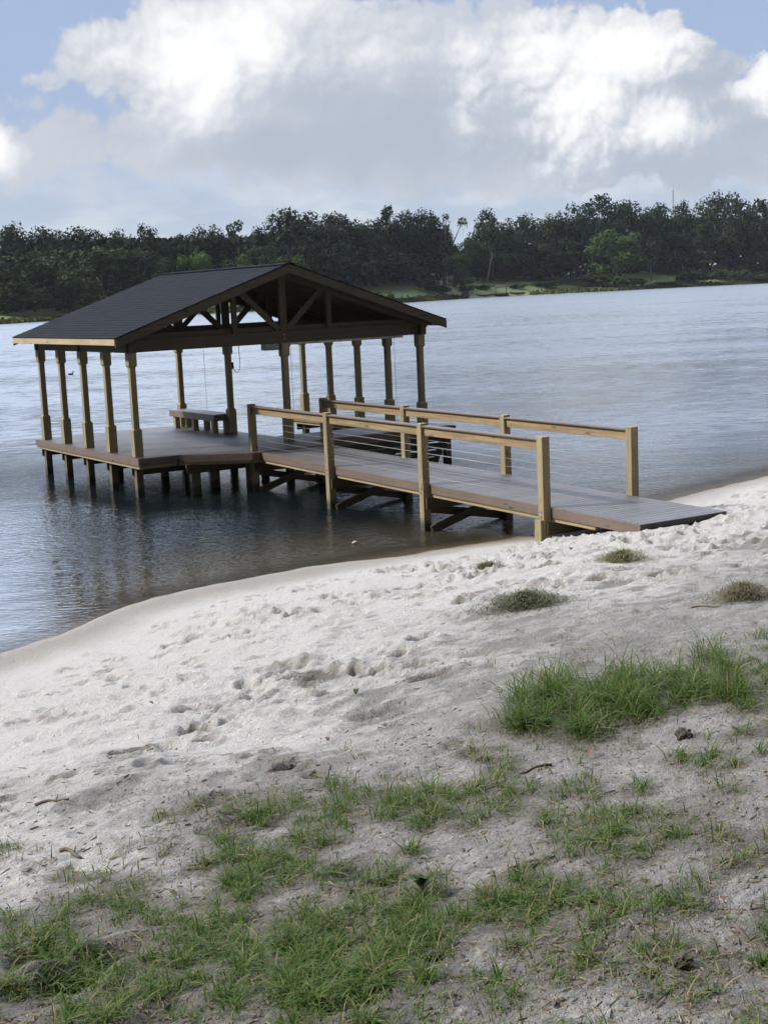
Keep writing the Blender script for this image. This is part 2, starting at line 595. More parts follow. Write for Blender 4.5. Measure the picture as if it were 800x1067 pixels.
GALV = plain('galvanised_steel', (.35, .36, .37), .45, .7)
BLACK = plain('black_rubber', (.02, .02, .022), .5)
MOTOR = plain('grey_painted_metal', (.22, .23, .25), .5)

# shingles
SHING, g, b = material('asphalt_shingles')
co = obj_co(g)
n1 = g.noise(co, 90, 3, .7)
n2 = g.noise(g.scale(co, (1.2, 3, 1.2)), 1.6, 3, .55)
isl = g.new('ShaderNodeNewGeometry').outputs['Random Per Island']
c = g.mix(n1, (.0065, .0075, .0095), (.014, .0155, .0195))
c = g.mix(g.m('MULTIPLY', g.ss(n2, .4, .8), .35), c, (.03, .032, .038))
c = g.mix(g.m('MULTIPLY', isl, .3), c, (.012, .0135, .017))
g.put(b.inputs['Base Color'], c)
b.inputs['Roughness'].default_value = .95
b.inputs['Specular IOR Level'].default_value = .08
g.put(b.inputs['Normal'], g.bump(n1, .5, .004))

# sand
SAND, g, b = material('sand')
co = obj_co(g)
grains = g.noise(co, 260, 3, .7)
fine = g.noise(co, 45, 4, .65)
mid = g.noise(co, 6, 5, .65)
crumb = g.noise(co, 17, 5, .7, .4)
dirt = g.attr('dirt')
wet = g.attr('wet')
hol = g.attr('hollow')
dm = g.m('ADD', dirt, g.m('MULTIPLY', g.m('SUBTRACT', mid, .5), .9))
dm = g.m('ADD', dm, g.m('MULTIPLY', g.m('SUBTRACT', fine, .5), .5))
dm = g.m('ADD', dm, g.m('MULTIPLY', g.attr('soil'), .35))
c = g.mix(g.ss(dm, .05, .95), (.59, .545, .497), (.265, .243, .215))
speck = g.noise(co, 34, 4, .78, .3)
c = g.mix(g.m('MULTIPLY', g.ss(speck, .56, .68), g.ss(g.m('ADD', dm, g.attr('soil')), .1, 1.1, .06, .85)), c, (.085, .07, .055))
c = g.mix(g.m('MULTIPLY', g.ss(grains, .5, .8), .5), c, g.mix(.5, c, (.10, .085, .07)))
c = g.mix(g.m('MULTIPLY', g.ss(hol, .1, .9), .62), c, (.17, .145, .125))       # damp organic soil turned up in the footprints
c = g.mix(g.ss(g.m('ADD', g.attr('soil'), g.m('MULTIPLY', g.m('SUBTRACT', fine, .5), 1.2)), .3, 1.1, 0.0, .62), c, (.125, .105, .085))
c = g.mix(wet, c, (.21, .168, .122))
g.put(b.inputs['Base Color'], c)
g.put(b.inputs['Roughness'], g.m('SUBTRACT', .95, g.m('MULTIPLY', wet, .45)))
b.inputs['Specular IOR Level'].default_value = .2
h = g.m('ADD', g.m('MULTIPLY', grains, .22), g.m('ADD', fine, g.m('ADD', g.m('MULTIPLY', mid, 1.1), g.m('MULTIPLY', g.m('ABSOLUTE', g.m('SUBTRACT', crumb, .5)), 6.5))))
h = g.m('MULTIPLY', h, g.m('SUBTRACT', 1.0, g.m('MULTIPLY', wet, .75)))
g.put(b.inputs['Normal'], g.bump(h, .9, .02))

# far bank
BANK, g, b = material('lake_bank')
co = obj_co(g)
n = g.noise(co, .05, 5, .65)
n2 = g.noise(co, .5, 4, .6)
c = g.mix(g.ss(n, .35, .65), (.10, .16, .04), (.16, .19, .065))
c = g.mix(g.ss(n2, .45, .75), c, (.08, .12, .038))
edge = g.attr('edge')
c = g.mix(edge, c, (.15, .165, .06))
g.put(b.inputs['Base Color'], c)
b.inputs['Roughness'].default_value = .95

# ------------------------------------------------------------------ ground sheets (finer where the view is)
def polar(radii, azs):
    A, R = np.meshgrid(azs, radii)
    return CAM[0] + R * np.sin(A), CAM[1] + R * np.cos(A)


def grid_faces(nr, na, wrap):
    i = np.arange(nr - 1)[:, None]
    j = np.arange(na if wrap else na - 1)[None, :]
    j2 = (j + 1) % na
    a, b_, c_, d_ = i * na + j, i * na + j2, (i + 1) * na + j2, (i + 1) * na + j
    return np.stack([a, d_, c_, b_], -1).reshape(-1, 4)


azs = np.concatenate([np.arange(YAW - math.pi, YAW - .34, .03), np.arange(YAW - .34, YAW + .34, .0019), np.arange(YAW + .34, YAW + math.pi, .03)])
rad = np.concatenate([[.05, .5, 1, 1.5, 2, 2.4], np.exp(np.arange(math.log(2.7), math.log(34), .0046)), np.exp(np.linspace(math.log(34.3), math.log(70), 40))])
X, Y = polar(rad, azs)
Z = sand_height(X, Y)
s = shore_s(X, Y)
rr = raster_at(X, Y)
dirtv = dirt_amount(X, Y)
ss_ = s + .25 * fbm(X * 1.1, Y * 1.1, 3)
wetv = np.clip(.72 * smooth(1.7, .5, ss_) + .4 * smooth(.45, .1, ss_), 0, 1)
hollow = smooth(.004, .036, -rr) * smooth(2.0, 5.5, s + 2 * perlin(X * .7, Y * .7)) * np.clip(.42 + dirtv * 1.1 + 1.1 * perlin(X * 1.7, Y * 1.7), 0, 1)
V = np.stack([X, Y, Z], -1).reshape(-1, 3)
beach = mesh_obj('sandy_beach', V, grid_faces(len(rad), len(azs), True), SAND, smooth_=True,
                 attrs=dict(soil=np.clip(soil_at(X, Y) + dark_spots(X, Y), 0, 1.6).ravel(), dirt=dirtv.ravel(), wet=wetv.ravel(), hollow=hollow.ravel()))
beach['kind'] = 'structure'

azf = np.concatenate([np.arange(YAW - math.pi, YAW - .4, .03), np.arange(YAW - .4, YAW + .4, .004), np.arange(YAW + .4, YAW + math.pi, .03)])
radf = np.concatenate([np.linspace(70, 240, 20), np.arange(246, 950, 5.0), np.linspace(960, 1900, 14)])
X, Y = polar(radf, azf)
rho = np.hypot(X - CAM[0], Y - CAM[1])
bb = rho - far_dist(np.arctan2(X - CAM[0], Y - CAM[1]))
Z = base_height(X, Y) + np.where(bb > 3, .5 * fbm(X * .05, Y * .05, 3), 0)
edge = smooth(14, 2, bb + 9 * fbm(X * .03, Y * .03, 3)) * .9
bank = mesh_obj('far_bank', np.stack([X, Y, Z], -1).reshape(-1, 3), grid_faces(len(radf), len(azf), True), BANK, smooth_=True, attrs=dict(edge=edge.ravel()))
bank['kind'] = 'structure'

# ------------------------------------------------------------------ lake
WATER, g, b = material('lake_water')
co = obj_co(g)
depth = g.attr('depth')
# choppy ripples of several sizes, crests lying roughly along the shore
rot = g.new('ShaderNodeVectorRotate', rotation_type='Z_AXIS')
g.put(rot.inputs['Vector'], co)
rot.inputs['Angle'].default_value = .45
rv = rot.outputs[0]
w1 = g.noise(g.scale(rv, (6.2, 9.5, 1)), 1.0, 2, .55, .4)
w2 = g.noise(g.scale(rv, (12, 24.0, 1)), 1.0, 2, .5, .3)
w3 = g.noise(g.scale(rv, (.33, .8, 1)), 1.0, 3, .5, .3)
patch = g.noise(g.scale(rv, (.035, .11, 1)), 1.0, 3, .55)
streak = g.noise(g.scale(rv, (.9, 2.8, 1)), 1.0, 4, .65, .3)
shel = g.attr('calm')
hgt = g.m('ADD', g.m('MULTIPLY', w1, .022), g.m('ADD', g.m('MULTIPLY', w2, .0055), g.m('MULTIPLY', w3, .03)))
hgt = g.m('MULTIPLY', hgt, g.attr('swell'))
hgt = g.m('MULTIPLY', hgt, g.m('MULTIPLY', g.ss(patch, .3, .7, .65, 1.25), g.m('SUBTRACT', 1.0, g.m('MULTIPLY', shel, .72))))
# beyond the lee of the shore wind chop tilts the surface
sl = g.noise(g.scale(rv, (2.4, 6.0, 1)), 1.0, 4, .6, .3, '3D', 'Color')
sl = g.vm('SUBTRACT', sl, (.5, .5, .5))
sl = g.vm('MULTIPLY', sl, (1, 1, 0))
sl = g.vm('SCALE', sl, None, g.m('MULTIPLY', g.attr('chop'), g.ss(patch, .3, .7, .8, 1.8)))
nrm_ = g.vm('NORMALIZE', g.vm('ADD', sl, (0, 0, 1)))
g.put(b.inputs['Normal'], g.bump(hgt, 1.0, 1.0, nrm_))
g.put(b.inputs['Base Color'], g.mix(g.ss(depth, 0.0, .5), (.055, .045, .03), (.007, .011, .013)))
# waves too small to model: their slopes go into the gloss
g.put(b.inputs['Roughness'], g.m('MULTIPLY', g.m('ADD', .014, g.m('MULTIPLY', g.attr('chop'), 3.2)), g.m('MULTIPLY', g.ss(patch, .3, .7, .72, 1.2), g.ss(streak, .3, .7, .5, 1.4))))
g.put(b.inputs['IOR'], g.ss(g.attr('chop'), .0, .10, 1.16, 2.5))  # reflection brightness put into the index: dim by the dock, bright far out
tr = g.new('ShaderNodeBsdfTransparent')
tr.inputs['Color'].default_value = (.80, .74, .62, 1)
mx = g.new('ShaderNodeMixShader')
g.put(mx.inputs[0], g.ss(depth, -.01, .16, .35, 1.0))
g.l.new(tr.outputs[0], mx.inputs[1])
g.l.new(b.outputs[0], mx.inputs[2])
g.l.new(mx.outputs[0], g.n['Material Output'].inputs['Surface'])

azw = np.concatenate([np.arange(YAW - math.pi, YAW - .4, .06), np.arange(YAW - .4, YAW + .4, .012), np.arange(YAW + .4, YAW + math.pi, .06)])
radw = np.concatenate([[.05, 5], np.arange(12, 40, .25), np.exp(np.linspace(math.log(41), math.log(1100), 50))])
X, Y = polar(radw, azw)
dep = np.clip(-base_height(X, Y), -.3, 3)
calm = smooth(4.5, .6, np.hypot((X + 6.3) / 2.6, (Y + 8.6) / 3.2) * 2.0)
# open water is ruffled by the wind, the lee of the shore is smoother
lee = smooth(7.5, 3.5, X) * smooth(-6.5, 1.0, X + .25 * Y)                 # holds reflections dark in front of the boathouse
under = smooth(3.2, -.5, np.maximum(np.abs(X - 3.7) - 4.0, np.abs(Y - 2.4) - 3.9))
chop = .006 + .045 * smooth(-4.2, -6.2, X) + .07 * smooth(3 * lee, 7 + 22 * lee, -shore_s(X, Y)) * (1 - .9 * under) + .025 * smooth(14, 45, -shore_s(X, Y)) + .05 * smooth(40, 200, -shore_s(X, Y))
swell = .85 - .45 * smooth(3, 20, -shore_s(X, Y)) - .15 * smooth(20, 120, -shore_s(X, Y))
lake = mesh_obj('lake_water', np.stack([X, Y, X * 0], -1).reshape(-1, 3), grid_faces(len(radw), len(azw), True), WATER, smooth_=True, attrs=dict(depth=dep.ravel(), calm=calm.ravel(), chop=chop.ravel(), swell=swell.ravel()))
lake['kind'] = 'structure'

# ------------------------------------------------------------------ boathouse
W, S, ZD = 3.61, 1.4137, .852
XL, XM, XR = 0.0, W, 2 * W
YB = 4 * S
house = empty('boathouse', (XM, YB / 2, 0))
tag(house, 'open timber boathouse on piles with a dark shingled gable roof over a brown deck', 'boathouse')
OFF = Vector(house.location)


def hpart(mb, name, mat, bevel=.006, parent=None, smooth_=False):
    """build in place, then hang under the boathouse"""
    mb.v = [(x - OFF.x, y - OFF.y, z - OFF.z) for x, y, z in mb.v]
    return mb.build(name, mat, parent or house, bevel, smooth_)


def deck_ranges(y):
    if y < -.42:
        return [(1.95 + (-1.42 - y) / (-1.0) * -1.24 if False else .71 + (-.42 - y) / 1.0 * 1.24, 3.95)]
    if y < 1.15:
        return [(-.15, 7.85)]
    return [(-.15, 3.85), (6.95, 7.85)]


mb = MB()
bw = .1415
y = -1.42
while y < 5.98:
    y1 = min(y + bw - .008, 6.0)
    for k in range(len(deck_ranges((y + y1) / 2))):
        ra, rb = deck_ranges(y + 1e-4), deck_ranges(y1 - 1e-4)
        if len(ra) != len(rb):
            ra = rb = deck_ranges((y + y1) / 2)
        (a0, a1), (b0, b1) = ra[k], rb[k]
        cuts = [0.0] + ([random.uniform(.3, .7)] if a1 - a0 > 3 else []) + [1.0]
        for c0, c1 in zip(cuts[:-1], cuts[1:]):
            e0, e1 = .002 if c0 else 0, .002 if c1 < 1 else 0
            P = [(a0 + (a1 - a0) * c0 + e0, y), (a0 + (a1 - a0) * c1 - e1, y), (b0 + (b1 - b0) * c1 - e1, y1), (b0 + (b1 - b0) * c0 + e0, y1)]
            mb.prism(P, ZD - .028, ZD)
    y += bw
hpart(mb, 'deck', DECKX, 0)

# brown fascia all round and the pale framing edge under it
edges = [((-.15, 6.0), (-.15, -.42)), ((-.15, -.42), (.71, -.42)), ((.71, -.42), (1.95, -1.42)), ((1.95, -1.42), (3.95, -1.42)), ((3.95, -1.42), (3.95, -.42)),
         ((3.95, -.42), (7.85, -.42)), ((7.85, -.42), (7.85, 6.0)), ((7.85, 6.0), (6.95, 6.0)), ((6.95, 6.0), (6.95, 1.15)), ((6.95, 1.15), (3.85, 1.15)), ((3.85, 1.15), (3.85, 6.0)), ((3.85, 6.0), (-.15, 6.0))]
for i, (p, q) in enumerate(edges):
    p, q = Vector(p), Vector(q)
    d = (q - p).normalized()
    nrm = Vector((d.y, -d.x))
    pp, qq = p + nrm * .014, q + nrm * .014
    mat = TRIMX if abs(d.x) > .5 else TRIMY
    hpart(MB().bar((pp.x, pp.y, ZD - .079), (qq.x, qq.y, ZD - .079), .024, .155, ext=.012), 'fascia', mat, .003)
    pp, qq = p - nrm * .022, q - nrm * .022
    hpart(MB().bar((pp.x, pp.y, ZD - .138), (qq.x, qq.y, ZD - .138), .042, .165, ext=-.02), 'rim_joist', WOODX if abs(d.x) > .5 else WOODY, .003)
mb = MB()
for x in np.arange(.15, 3.8, .41):
    mb.box(x - .02, x + .02, -.34, 5.93, ZD - .19, ZD - .032)
for x in np.arange(4.1, 7.8, .41):
    mb.box(x - .02, x + .02, -.34, 1.08 if x < 6.95 else 5.93, ZD - .19, ZD - .032)
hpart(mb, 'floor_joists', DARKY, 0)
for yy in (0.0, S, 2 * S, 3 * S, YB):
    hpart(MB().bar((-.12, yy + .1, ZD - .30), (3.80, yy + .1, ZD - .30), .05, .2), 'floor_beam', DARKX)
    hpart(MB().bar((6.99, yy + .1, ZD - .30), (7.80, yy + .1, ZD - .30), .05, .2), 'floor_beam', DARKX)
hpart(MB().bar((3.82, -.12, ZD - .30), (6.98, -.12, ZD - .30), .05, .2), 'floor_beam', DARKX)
hpart(MB().bar((.8, -.62, ZD - .30), (3.9, -.62, ZD - .30), .05, .2), 'floor_beam', DARKX)
for zz, xe in ((.59, 7.72), (.42, 7.58), (.25, 7.44), (.09, 7.30)):
    hpart(MB().bar((4.0, -.445, zz), (xe, -.445, zz), .03, .135), 'added_skirt_board', SKIRT, .003)  # near-black boards added to darken the front under the walkway
hpart(MB().bar((7.62, -.30, .70), (7.25, -.33, -.15), .05, .14, up=(1, 0, 0)), 'cross_brace', DARKZ)

# posts: square shaft with a boxed-out base and capital
POST_H = 2.17


def post_shaft():
    mb = MB()
    mb.box(-.064, .064, -.064, .064, 0, POST_H)
    return mb


def collar(z0, z1, r, slope_top):
    mb = MB()
    r0 = .066
    zs = [(z0, r), (z1 - .035, r), (z1, r0)] if slope_top else [(z0, r0), (z0 + .035, r), (z1, r)]
    vs, fs = [], []
    for z, q in zs:
        vs += [(-q, -q, z), (q, -q, z), (q, q, z), (-q, q, z)]
    for k in range(2):
        for i in range(4):
            fs.append((4 * k + i, 4 * k + (i + 1) % 4, 4 * k + 4 + (i + 1) % 4, 4 * k + 4 + i))
    fs += [(3, 2, 1, 0), (8, 9, 10, 11)]
    mb.add(vs, fs)
    return mb


shaft0 = base0 = cap0 = pile0 = None
post_spots = [(x, i * S) for x in (XL, XR) for i in range(5)] + [(XM, 0), (XM, 2 * S), (XM, YB)]
for (x, yy) in post_spots:
    loc = (x - OFF.x, yy - OFF.y, ZD + .001)
    if shaft0 is None:
        shaft0 = post_shaft().build('post', WOODZ, house, .006)
        shaft0.location = loc
        base0 = collar(0, .6, .095, True).build('post_base', WOODZ, shaft0, .005)
        cap0 = collar(POST_H - .30, POST_H - .001, .092, False).build('post_capital', WOODZ, shaft0, .005)
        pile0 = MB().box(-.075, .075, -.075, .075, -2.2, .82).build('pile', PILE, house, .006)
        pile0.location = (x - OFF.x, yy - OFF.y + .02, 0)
        continue
    o = share('post', shaft0, house, loc)
    share('post_base', base0, o)
    share('post_capital', cap0, o)
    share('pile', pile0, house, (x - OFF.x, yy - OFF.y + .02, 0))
for (x, yy) in ((1.8, .1), (1.8, 2 * S), (1.8, YB), (1.05, -.55), (5.4, -.1), (3.75, -1.2), (2.1, -1.0), (7.7, -.28), (3.7, S), (3.7, 3 * S)):
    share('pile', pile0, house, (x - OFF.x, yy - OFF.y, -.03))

# header beams and trusses
ZB = ZD + POST_H + .002
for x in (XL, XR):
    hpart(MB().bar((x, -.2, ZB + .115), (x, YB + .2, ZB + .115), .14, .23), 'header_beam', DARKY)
RIDGE_Z, EAVE_Z, HALF = 4.78, 3.385, 4.10
SL = (RIDGE_Z - EAVE_Z) / HALF


def roof_z(x):
    return RIDGE_Z - abs(x - XM) * SL


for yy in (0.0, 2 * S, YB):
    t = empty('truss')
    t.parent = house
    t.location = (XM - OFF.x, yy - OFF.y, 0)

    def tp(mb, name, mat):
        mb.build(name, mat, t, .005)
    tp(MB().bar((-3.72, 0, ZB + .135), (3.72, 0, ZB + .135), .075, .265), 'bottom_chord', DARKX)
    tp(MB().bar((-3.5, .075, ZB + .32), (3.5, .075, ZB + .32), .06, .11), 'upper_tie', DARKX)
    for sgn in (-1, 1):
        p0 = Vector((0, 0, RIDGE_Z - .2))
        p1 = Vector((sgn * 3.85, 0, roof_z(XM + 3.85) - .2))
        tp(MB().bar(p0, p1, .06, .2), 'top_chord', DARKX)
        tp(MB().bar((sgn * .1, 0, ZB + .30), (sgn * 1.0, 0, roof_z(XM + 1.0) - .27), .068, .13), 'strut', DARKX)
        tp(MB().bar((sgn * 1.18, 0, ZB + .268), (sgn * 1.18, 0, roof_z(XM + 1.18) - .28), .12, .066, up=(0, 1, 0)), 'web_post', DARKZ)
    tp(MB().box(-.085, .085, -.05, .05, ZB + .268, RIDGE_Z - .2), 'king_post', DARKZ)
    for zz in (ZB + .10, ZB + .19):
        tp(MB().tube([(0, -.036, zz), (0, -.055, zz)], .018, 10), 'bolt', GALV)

roof = empty('roof')
roof.parent = house
roof.location = (XM - OFF.x, YB / 2 - OFF.y, 0)
Y0, Y1 = -.42 - YB / 2, 6.1 - YB / 2
slope_len = math.hypot(HALF, RIDGE_Z - EAVE_Z)
up = Vector((SL, 0, 1)).normalized()


def rp(side, t, h):
    """point on the slope: t metres down from the ridge, h above the sheathing"""
    n = Vector((side * SL, 0, 1)).normalized()
    d = Vector((side, 0, -SL)).normalized()
    return Vector((0, 0, RIDGE_Z - .045)) + d * t + n * h


for side in (-1, 1):
    mb = MB()
    rows = 30
    step = slope_len / rows
    for r in range(rows):
        t0, t1 = r * step, (r + 1) * step + .02
        yy = Y0 - .03
        off = random.uniform(.1, .32)
        while yy < Y1 + .03:
            ye = min(yy + (off if yy < Y0 else random.choice((.25, .33, .33, .2))), Y1 + .03)
            a0, a1 = rp(side, t0, .018), rp(side, t1, .023 + random.choice((0, 0, .002)))
            b0, b1 = rp(side, t0, .012), rp(side, t1, .020)
            vs = [(p.x, q, p.z) for q in (yy, ye) for p in (b0, b1, a1, a0)]
            mb.add(vs, [(0, 1, 2, 3), (7, 6, 5, 4), (0, 4, 5, 1), (1, 5, 6, 2), (2, 6, 7, 3), (3, 7, 4, 0)])
            yy = ye + .001
    mb.build('shingles', SHING, roof)
    a, b_, c_, d_ = rp(side, 0, -.012), rp(side, slope_len, -.012), rp(side, slope_len, .010), rp(side, 0, .010)
    mb = MB().add([(p.x, q, p.z) for q in (Y0, Y1) for p in (a, b_, c_, d_)], [(0, 1, 2, 3), (7, 6, 5, 4), (0, 4, 5, 1), (1, 5, 6, 2), (2, 6, 7, 3), (3, 7, 4, 0)])
    mb.build('sheathing', SHEATH, roof)
    for q in (Y0 - .014, Y1 + .014):
        p0, p1 = rp(side, .012, -.092), rp(side, slope_len, -.092)
        zt0, zt1 = rp(side, 0, -.013).z, rp(side, slope_len, -.013).z
        x1 = side * (HALF - .002)
        mb = MB()
        vs = [(xx, yq, zz) for yq in (q - .016, q + .016) for xx, zz in ((side * .001, zt0 - .18), (x1, zt1 - .18), (x1, zt1), (side * .001, zt0))]
        mb.add(vs, [(0, 1, 2, 3), (7, 6, 5, 4), (0, 4, 5, 1), (1, 5, 6, 2), (2, 6, 7, 3), (3, 7, 4, 0)])
        mb.build('rake_board', RAKE, roof, .004)
    e = rp(side, slope_len, -.06)
    MB().bar((e.x + side * .018, Y0 + .004, e.z - .015), (e.x + side * .018, Y1 - .004, e.z - .015), .03, .125).build('eave_fascia', NEWY, roof, .004)
    for yy in np.linspace(Y0 + .3, Y1 - .3, 10):
        p0, p1 = rp(side, .03, -.092), rp(side, slope_len - .16, -.092)
        MB().bar((p0.x, yy, p0.z), (p1.x, yy, p1.z), .04, .15).build('rafter', DARKX, roof)
mb = MB()
yy = Y0 - .03
while yy < Y1:
    ye = min(yy + .28, Y1 + .03)
    for side in (-1, 1):
        a0, a1 = rp(side, 0, .030), rp(side, .15, .042)
        b0, b1 = rp(side, 0, .024), rp(side, .15, .036)
        mb.add([(p.x, q, p.z + (.006 if q == yy else 0)) for q in (yy, ye) for p in (b0, b1, a1, a0)], [(0, 1, 2, 3), (7, 6, 5, 4), (0, 4, 5, 1), (1, 5, 6, 2), (2, 6, 7, 3), (3, 7, 4, 0)])
    yy += .26
mb.build('ridge_cap', SHING, roof)
MB().box(-.025, .025, Y0 + .04, Y1 - .04, RIDGE_Z - .28, RIDGE_Z - .07).build('ridge_board', DARKY, roof)

# ------------------------------------------------------------------ gangway
RA = -1.6028
gang = empty('gangway', (2.1203, -1.1851, 0), RA)
tag(gang, 'railed wooden gangway with wire cables running from the white sand to the boathouse deck', 'gangway')
RSP, RWD, AEND = 3.3476, 1.6993, 12.12
PT = [1.847, 1.842, 1.837, 1.832]


def gz(a):
    return .838 + (.756 - .838) * min(max(a / 12.1, -.02), 1)


mb = MB()
a = .27
C0, C1 = .075, 1.625
while a < AEND - .05:
    a1 = min(a + .1295, AEND)
    z = gz(a)
    z1 = gz(a1)
    mb.add([(a, C0, z - .026), (a1, C0, z1 - .026), (a1, C1, z1 - .026), (a, C1, z - .026), (a, C0, z), (a1, C0, z1), (a1, C1, z1), (a, C1, z)],
           [(0, 3, 2, 1), (4, 5, 6, 7), (0, 1, 5, 4), (1, 2, 6, 5), (2, 3, 7, 6), (3, 0, 4, 7)])
    a += .1415
mb.build('deck', DECKR, gang)
for c, sgn in ((C0, -1), (C1, 1)):
    MB().bar((.27, c + sgn * .014, gz(.3) - .079), (AEND, c + sgn * .014, gz(AEND) - .079), .024, .152).build('fascia', TRIMX, gang, .003)
    MB().bar((.27, c - sgn * .022, gz(.3) - .125), (AEND - 1.0, c - sgn * .022, gz(AEND - 1) - .125), .042, .185).build('stringer', WOODX, gang, .004)
MB().bar((.27, (C0 + C1) / 2, gz(.3) - .12), (AEND - .6, (C0 + C1) / 2, gz(AEND) - .12), .042, .17).build('stringer', DARKX, gang, .004)
MB().bar((AEND + .013, C0, gz(AEND) - .05), (AEND + .013, C1, gz(AEND) - .05), .022, .098).build('end_board', BLACK, gang, .003)
for i in range(4):
    a = i * RSP
    bot = -1.6 if i < 3 else -.5
    for c in (0, RWD):
        tz = PT[i]
        cc = c - .005 if c == 0 else c + .005
        po = MB().box(a - .07, a + .07, cc - .07, cc + .07, bot, tz).build('rail_post', POSTZ, gang, .008)
        if c == 0:
            for dz in (.06, .14):
                MB().tube([(a, cc - .07, gz(a) - dz), (a, cc - .082, gz(a) - dz)], .014, 8).build('bolt', GALV, po)
    zb = gz(a) - .22
    MB().bar((a + .095, -.04, zb - .10), (a + .095, RWD + .04, zb - .10), .045, .19).build('pile_beam', DARKY, gang, .005)
    if i < 3:
        MB().bar((a - .095, .02, zb - .20), (a - .095, RWD - .02, .06), .045, .14).build('cross_brace', DARKY, gang, .005)
        MB().bar((a + .145, .02, .02), (a + .145, RWD - .02, zb - .08), .045, .14).build('cross_brace', DARKY, gang, .005)
    else:
        MB().box(a - .1, a + .06, -.125, -.08, -.4, gz(a) - .18).build('post_block', WOODZ, gang, .005)
for c, sgn in ((0, 1), (RWD, -1)):
    for i in range(3):
        a0, a1 = i * RSP + .072, (i + 1) * RSP - .072
        z0, z1 = PT[i] - .135, PT[i + 1] - .135
        r = MB().bar((a0, c, z0), (a1, c, z1), .04, .145).build('handrail', RAILX, gang, .006)
        MB().bar((a0, c, z0 + .088), (a1, c, z1 + .088), .135, .026).build('rail_cap', TRIMX, r, .004)
    for k in range(5):
        dz = .15 + k * .128
        pts = [(i * RSP, c + sgn * .0, gz(i * RSP) + dz) for i in range(4)]
        MB().tube(pts, .0026, 6).build('cable', CABLE, gang, 0, True)

# ------------------------------------------------------------------ things on the boathouse
bench = empty('bench', (3.46, 4.235, ZD + .001))
tag(bench, 'low backless bench with a brown plank top between two boathouse posts', 'bench')
mb = MB()
for k in range(3):
    mb.box(-.235 + k * .16, -.235 + k * .16 + .152, -1.27, 1.27, .435, .463)
mb.build('seat', DECKR, bench, .003)
mb = MB()
for sx in (-.252, .252):
    mb.box(sx - .014, sx + .014, -1.27, 1.27, .305, .461)
for sy in (-1.285, 1.285):
    mb.box(-.266, .266, sy - .014, sy + .014, .305, .461)
mb.build('apron', TRIMY, bench, .003)
lg = None
for ly in (-1.1, 0.0, 1.1):
    for lx in (-.16, .16):
        if lg is None:
            lg = MB().box(-.065, .065, -.065, .065, 0, .434).build('leg', WOODZ, bench, .006)
            lg.location = (lx, ly, 0)
        else:
            share('leg', lg, bench, (lx, ly, 0))

lift = empty('boat_lift', (5.4, 2.8, ZB))
tag(lift, 'boat lift with a small grey motor box and thin cables hanging from the roof beams', 'boat lift')
MB().box(-2.26, -1.93, -2.84, -2.60, -.14, .0).build('motor_box', MOTOR, lift, .015)
mb = MB()
mb.tube([(-1.96, -2.72, -.06), (-1.6, -2.72, -.06)], .03, 12)
mb.build('gearbox', GALV, lift, .003)
for (cx, cy) in ((-1.3, -2.2), (-1.3, 2.4), (1.5, -2.2), (1.5, 2.4)):
    MB().tube([(cx, cy, .1), (cx, cy, -ZB - .3)], .005, 6).build('lift_cable', GALV, lift)
for cy in (-2.2, 2.4):
    MB().bar((-1.75, cy, -.03), (1.75, cy, -.03), .05, .08).build('lift_beam', GALV, lift, .004)

cord = empty('power_cord', (XM, 2 * S, ZB))
tag(cord, 'thin black power cord looping from the roof to a plug on the middle post', 'cord')
pts = [(.30, -.02, .05), (.29, -.03, -.25), (.29, -.05, -.5), (.27, -.06, -.66), (.22, -.07, -.73), (.16, -.07, -.72), (.12, -.06, -.66), (.10, -.04, -.60)]
MB().tube(pts, .008, 6).build('cable', BLACK, cord, 0, True)
MB().box(.066, .12, -.05, .05, -.64, -.48).build('outlet_box', BLACK, cord, .006)
MB().tube([(.10, -.075, -.58), (.095, -.05, -.58)], .02, 8).build('plug', BLACK, cord)

# ------------------------------------------------------------------ far shore: trees, bushes, small buildings
def far_pt(u, back):
    vs = float(np.interp(u, _fu, _fv))
    d = ray(u, vs)
    az = math.atan2(d[0], d[1])
    r = float(far_dist(az)) + back
    x, y_ = CAM[0] + r * math.sin(az), CAM[1] + r * math.cos(az)
    return x, y_, float(base_height(np.array(x), np.array(y_))), r


def z_of(u, v, r):
    d = ray(u, v)
    return float(CAM[2] + r * d[2] / math.hypot(d[0], d[1]))


def leaf_mat(name, ca, cb):
    mt, g, b = material(name)
    isl = g.new('ShaderNodeNewGeometry').outputs['Random Per Island']
    oc = g.new('ShaderNodeObjectInfo')
    cl = g.attr('clump')
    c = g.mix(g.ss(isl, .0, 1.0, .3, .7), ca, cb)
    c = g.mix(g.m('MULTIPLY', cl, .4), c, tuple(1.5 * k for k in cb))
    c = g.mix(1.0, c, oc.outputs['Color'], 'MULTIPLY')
    g.put(b.inputs['Base Color'], c)
    b.inputs['Roughness'].default_value = .85
    b.inputs['Specular IOR Level'].default_value = .08
    return mt


LEAF = leaf_mat('tree_foliage', (.026, .042, .016), (.055, .078, .028))
MOSS = leaf_mat('hanging_moss', (.10, .105, .085), (.16, .16, .13))
FROND = leaf_mat('palm_frond', (.05, .075, .03), (.10, .13, .05))
BARK = plain('bark', (.085, .07, .055), .9, 0, .4, 2.0)
PALEBARK = plain('pale_bark', (.24, .21, .18), .9, 0, .3, 2.0)


